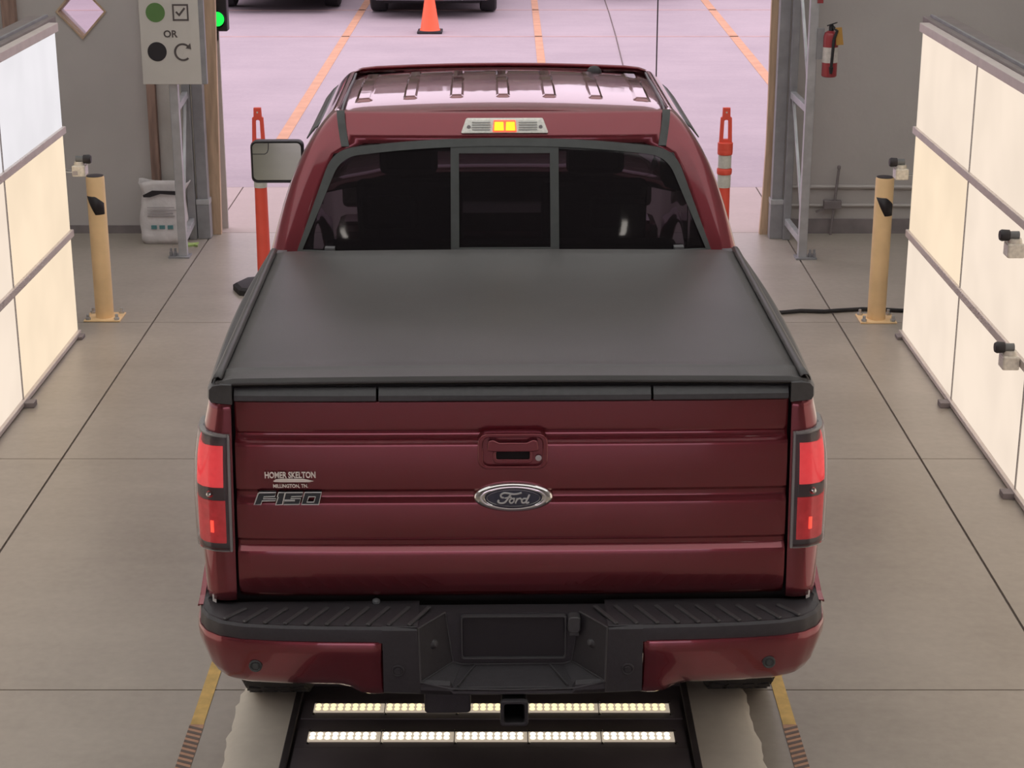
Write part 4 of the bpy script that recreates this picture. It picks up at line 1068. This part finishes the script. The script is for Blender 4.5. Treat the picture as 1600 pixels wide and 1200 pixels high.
def pane(name, x0f, x1f, z0, z1, off, m, nx=14, nz=10):
    b = MB()
    A = [[rwp(lerp(x0f(z), x1f(z), k / nx), z, off) for k in range(nx + 1)] for z in frange(z0, z1, nz)]
    Bk = [[(p[0], p[1] + .004, p[2]) for p in r] for r in A]
    b.grid(A); return b.build(name, m, RW, smooth=40)
edge = lambda z: .846 - (z - 1.40) * .385
topz = lambda x: 1.842
cst = lambda v: (lambda z: v)
def pane_arch(name, xa, xb, off, m):      # fixed side pane whose top follows the frame
    b = MB(); cols = []
    n = 16
    for k in range(n + 1):
        u = k / n; col = []
        for j in range(11):
            zt = 1.834
            z = lerp(1.40, zt, j / 10)
            x = lerp(xa, math.copysign(edge(z), xb), u)
            zmax = 1.836 - .05 * (abs(x) / .70) ** 2.2
            z = min(z, zmax)
            col.append(rwp(x, z, off))
        cols.append(col)
    return b.grid(cols).build(name, m, RW, smooth=40)
pane_arch('fixed_pane', -.205, -.85, .010, 'glass'); pane_arch('fixed_pane', .212, .85, .010, 'glass')
pane('sliding_pane', cst(-.184), cst(.187), 1.43, 1.80, .009, 'glass')
def wbar(name, x0, x1, z0, z1, off, m='gasket', nx=8, nz=6):
    b = MB(); O = [[rwp(x, z, off) for x in frange(x0, x1, nx)] for z in frange(z0, z1, nz)]; I = [[rwp(x, z, -.01) for x in frange(x0, x1, nx)] for z in frange(z0, z1, nz)]
    b.grid(O); b.grid(I); b.grid([O[0], I[0]]); b.grid([O[-1], I[-1]]); b.grid([[r[0] for r in O], [r[0] for r in I]]); b.grid([[r[-1] for r in O], [r[-1] for r in I]])
    return b.build(name, m, RW, smooth=30)
wbar('slider_post', -.218, -.184, 1.39, 1.835, .014); wbar('slider_post', .187, .222, 1.39, 1.835, .014)
wbar('slider_head', -.218, .222, 1.792, 1.835, .013); wbar('slider_sill', -.218, .222, 1.39, 1.432, .013)
wbar('pane_top_band', -.62, -.218, 1.800, 1.812, .005, 'lampgrey'); wbar('pane_top_band', .222, .62, 1.800, 1.812, .005, 'lampgrey')  # thin grey strips across the pane tops
for x in (-.71, .71): wbar('cover_clip', x - .02, x + .02, 1.40, 1.432, .05, 'plasticg', 2, 2)

# roof panel with pressed ribs
ZC = [(2.045, 1.952), (2.07, 1.958), (2.12, 1.966), (2.3, 1.978), (2.6, 1.984), (2.9, 1.978), (3.1, 1.962), (3.25, 1.942), (3.36, 1.915), (3.42, 1.893)]
def roof_z(x, y): return interp(ZC, y) - .020 * (abs(x) / .60) ** 2 - .022 * max(0, (abs(x) - .60) / .10) ** 2
rows = []
for y in [2.042, 2.05, 2.06, 2.075, 2.1, 2.14, 2.2, 2.3, 2.4, 2.5, 2.6, 2.7, 2.8, 2.9, 3.0, 3.1, 3.18, 3.25, 3.31, 3.36, 3.40, 3.42]:
    row = []
    for k in range(41):
        u = -1 + 2 * k / 40; hw = .685 + .015 * math.sin(math.pi * (y - 2.04) / 1.38); x = hw * u
        yy = y + .045 * (abs(x) / .7) ** 2.5 * (1 if y < 2.3 else 1 - (y - 2.3) / 1.1 * 2.2)
        row.append((x, yy, roof_z(x, y) - (.020 if y < 2.045 else 0)))
    rows.append(row)
ROOF = MB().grid(rows).build('roof_panel', 'paint', T, smooth=50, solid=.012)
ROOF.modifiers['thickness'].offset = -1
for k in range(7):
    x = -.585 + k * .195; w = .026 if abs(k - 3) < 3 else .03
    rr = []
    y1 = 2.98
    for y in (2.235, 2.245, 2.262, 2.285, 2.5, 2.72, 2.745, 2.76, y1 - .02, y1):
        e = 0 if y in (2.235, y1) else (.5 if y in (2.245, 2.76) else 1)
        e2 = .5 if 2.73 < y < 2.77 else e
        row = []
        for u, h in ((-1.25, 0), (-1.0, .35), (-.75, 1), (.75, 1), (1.0, .35), (1.25, 0)):
            xx = x + u * w; row.append((xx, y + .02 * (abs(xx) / .7) ** 2, roof_z(xx, y) + .0080 * h * e2 - .001))
        rr.append(row)
    MB().grid(rr).build('roof_rib', 'paint', ROOF, smooth=25)
# seam strips from the roof ditch down the cab back
for sx in (-1, 1):
    path = [(.672, 3.1, 1.945)] + [(.668, y, roof_z(.668, y) + .006) for y in (2.9, 2.6, 2.3, 2.18)] + [(.668, 2.10, roof_z(.668, 2.1) + .003), (.668, 2.062, 1.948), (.667, 2.046, 1.93), (.662, rear_y(.662, 1.89) - .014, 1.89), (.655, rear_y(.655, 1.85) - .014, 1.85), (.648, rear_y(.648, 1.815) - .015, 1.815)]
    bb = MB()
    P = [Vector((sx * a, b_, c)) for a, b_, c in path]
    for i in range(len(P)):
        pass
    rows = []
    for i, p in enumerate(P):
        wdt = .004 if i < 6 else .016
        t_ = (P[min(i + 1, len(P) - 1)] - P[max(i - 1, 0)]).normalized(); nrm = t_.cross(Vector((1, 0, 0))).normalized()
        if nrm.z < 0 and i < 6: nrm = -nrm
        if i >= 6 and nrm.y > 0: nrm = -nrm
        rows.append([p + Vector((-wdt, 0, 0)) - nrm * .006, p + Vector((-wdt, 0, 0)) + nrm * .003, p + Vector((wdt, 0, 0)) + nrm * .003, p + Vector((wdt, 0, 0)) - nrm * .006])
    bb.grid(rows, True); bb.build('roof_seam_strip', 'gasket', T, smooth=40)
# high brake lamp
def blp(x, z, off): return (x, rear_y(x, z) - off, z)
bl_o = [(-.176, 1.868), (.182, 1.868), (.160, 1.924), (-.154, 1.924)]
BL = MB().prism(bl_o, lambda p, q, t_: blp(p, q, t_), .022, -.02).build('high_brake_lamp', 'clearlens', T, smooth=None, bevel=.006)
BL['label'] = 'high brake lamp with glowing amber middle'
MB().prism([(-.046, 1.874), (.052, 1.874), (.047, 1.918), (-.041, 1.918)], lambda p, q, t_: blp(p, q, t_), .026, .0).build('red_surround', 'redrim', BL, smooth=None, bevel=.002)
for a, c in ((-.040, .000), (.007, .046)):
    MB().prism([(a, 1.880), (c, 1.880), (c - .002, 1.912), (a + .002, 1.912)], lambda p, q, t_: blp(p, q, t_), .029, .0).build('amber_lens', 'amber', BL, smooth=None, bevel=.002)
for a, c in ((-.130, -.055), (.060, .136)):
    for k in range(4):
        z = 1.882 + k * .009
        MB().prism([(a, z), (c, z), (c, z + .003), (a, z + .003)], lambda p, q, t_: blp(p, q, t_), .0245, .0).build('lens_flute', 'lampframe', BL, smooth=None)
for x in (-.143, .150):
    MB().lathe([(.008, .0), (.008, -.004)], 10, (x, rear_y(x, 1.895) - .022, 1.893), 'y').build('lamp_screw', 'lampframe', BL)
# roof aerial nub and whip aerial
MB().lathe([(.035, 0), (.033, .012), (.022, .026), (.006, .032)], 16, (.43, 3.05, roof_z(.43, 3.05) - .002)).build('roof_aerial', 'black', T)
MB().tube([(.87, 4.62, 1.20), (.868, 4.62, 1.6), (.866, 4.61, 2.22)], .0035, 6).build('whip_aerial', 'black', T)
MB().lathe([(.03, 0), (.02, .02), (.008, .05)], 12, (.87, 4.62, 1.195)).build('aerial_base', 'black', T)
# seats
for x in (-.42, .42):
    MB().prism([(3.0, .75), (3.0, .95), (2.95, 1.0), (2.80, 1.52), (2.70, 1.52), (2.82, .9), (2.82, .75), ], lambda p, q, t_: (x + t_, p, q), -.24, .24).build('front_seat', 'seat', T, smooth=None, bevel=.03)
    MB().box(x - .13, x + .13, 2.68, 2.77, 1.55, 1.72).build('front_headrest', 'seat', T, smooth=None, bevel=.03)
MB().prism([(2.5, .70), (2.5, .90), (2.15, .95), (2.05, 1.42), (1.95, 1.42), (1.98, .70)], lambda p, q, t_: (t_, p, q), -.72, .72).build('rear_seat', 'seat', T, smooth=None, bevel=.03)
for x in (-.48, .48): MB().box(x - .12, x + .12, 2.08, 2.16, 1.44, 1.58).build('rear_headrest', 'seat', T, smooth=None, bevel=.03)
# front end
rows = []
for y, zc_, hw in ((4.02, 1.245, .93), (4.3, 1.255, .93), (4.7, 1.25, .925), (5.1, 1.225, .91), (5.35, 1.19, .89), (5.45, 1.14, .87)):
    rows.append([(hw * u, y + .10 * (1 - u * u), zc_ - .06 * abs(u) ** 3 + .02 * math.exp(-((abs(u) - .55) / .12) ** 2)) for u in frange(-1, 1, 16)])
MB().grid(rows).build('bonnet', 'paint', T, smooth=40, solid=.01)
MB().box(-.60, .60, 5.44, 5.54, .72, 1.12).build('grille', 'chrome', T, smooth=None, bevel=.03)
for k in range(3): MB().box(-.56, .56, 5.53, 5.56, .80 + k * .10, .85 + k * .10).build('grille_bar', 'chrome', T, smooth=None, bevel=.01)
MB().box(-.97, .97, 5.30, 5.60, .46, .72).build('front_bumper', 'paint', T, smooth=None, bevel=.05)
for sx in (-1, 1): MB().box(sx * .77 - .16, sx * .77 + .16, 5.36, 5.50, .80, 1.10).build('head_lamp', 'clearlens', T, smooth=None, bevel=.03)
# door mirrors: left one out, right one folded back against the door
def door_mirror(sx, folded):
    c = Vector((sx * 1.118, 3.70, 1.418)); o_ = rrect(-.130, .130, -.105, .105, .03)
    rot = Matrix.Rotation(0 if not folded else sx * R(78), 4, 'Z')
    if folded: c = Vector((sx * .930, 3.52, 1.42))
    fn = lambda sc, yv: [tuple(c + rot @ Vector((p * sc, yv, q * sc * (.98 if yv > 0 else 1)))) for p, q in o_]
    b = MB().grid([fn(.93, -.030), fn(.99, -.036), fn(1.02, -.028), fn(1.0, .04), fn(.86, .10), fn(.5, .13), fn(.05, .135)], True)
    b.f.append(tuple(range(len(o_))))
    H = b.build('door_mirror', 'black', T, smooth=45)
    H['label'] = 'black door mirror with small inset blind spot mirror' if not folded else 'black door mirror folded back'
    def pl(pts, y0, y1, nm, m): MB().prism(pts, lambda p, q, t_: tuple(c + rot @ Vector((p, t_, q))), y0, y1).build(nm, m, H, smooth=None)
    pl(rrect(-.121, .121, -.090, .097, .022), -.0385, -.034, 'mirror_glass', 'mirror')
    MB().tube([c + rot @ Vector((p, -.0395, q)) for p, q in ((-.121, .042), (-.06, .042), (-.048, .05), (-.042, .066), (-.040, .097))], .0022, 6).build('blind_spot_rim', 'black', H)
    pl([(-.119, .044), (-.058, .044), (-.044, .066), (-.042, .092), (-.10, .095), (-.119, .08)], -.0400, -.037, 'blind_spot_mirror', 'mirror')
    if not folded: MB().bar((sx * .95, 3.80, 1.42), (sx * 1.03, 3.76, 1.42), .07, .05).build('mirror_arm', 'black', H, smooth=None, bevel=.01)
door_mirror(-1, False); door_mirror(1, True)
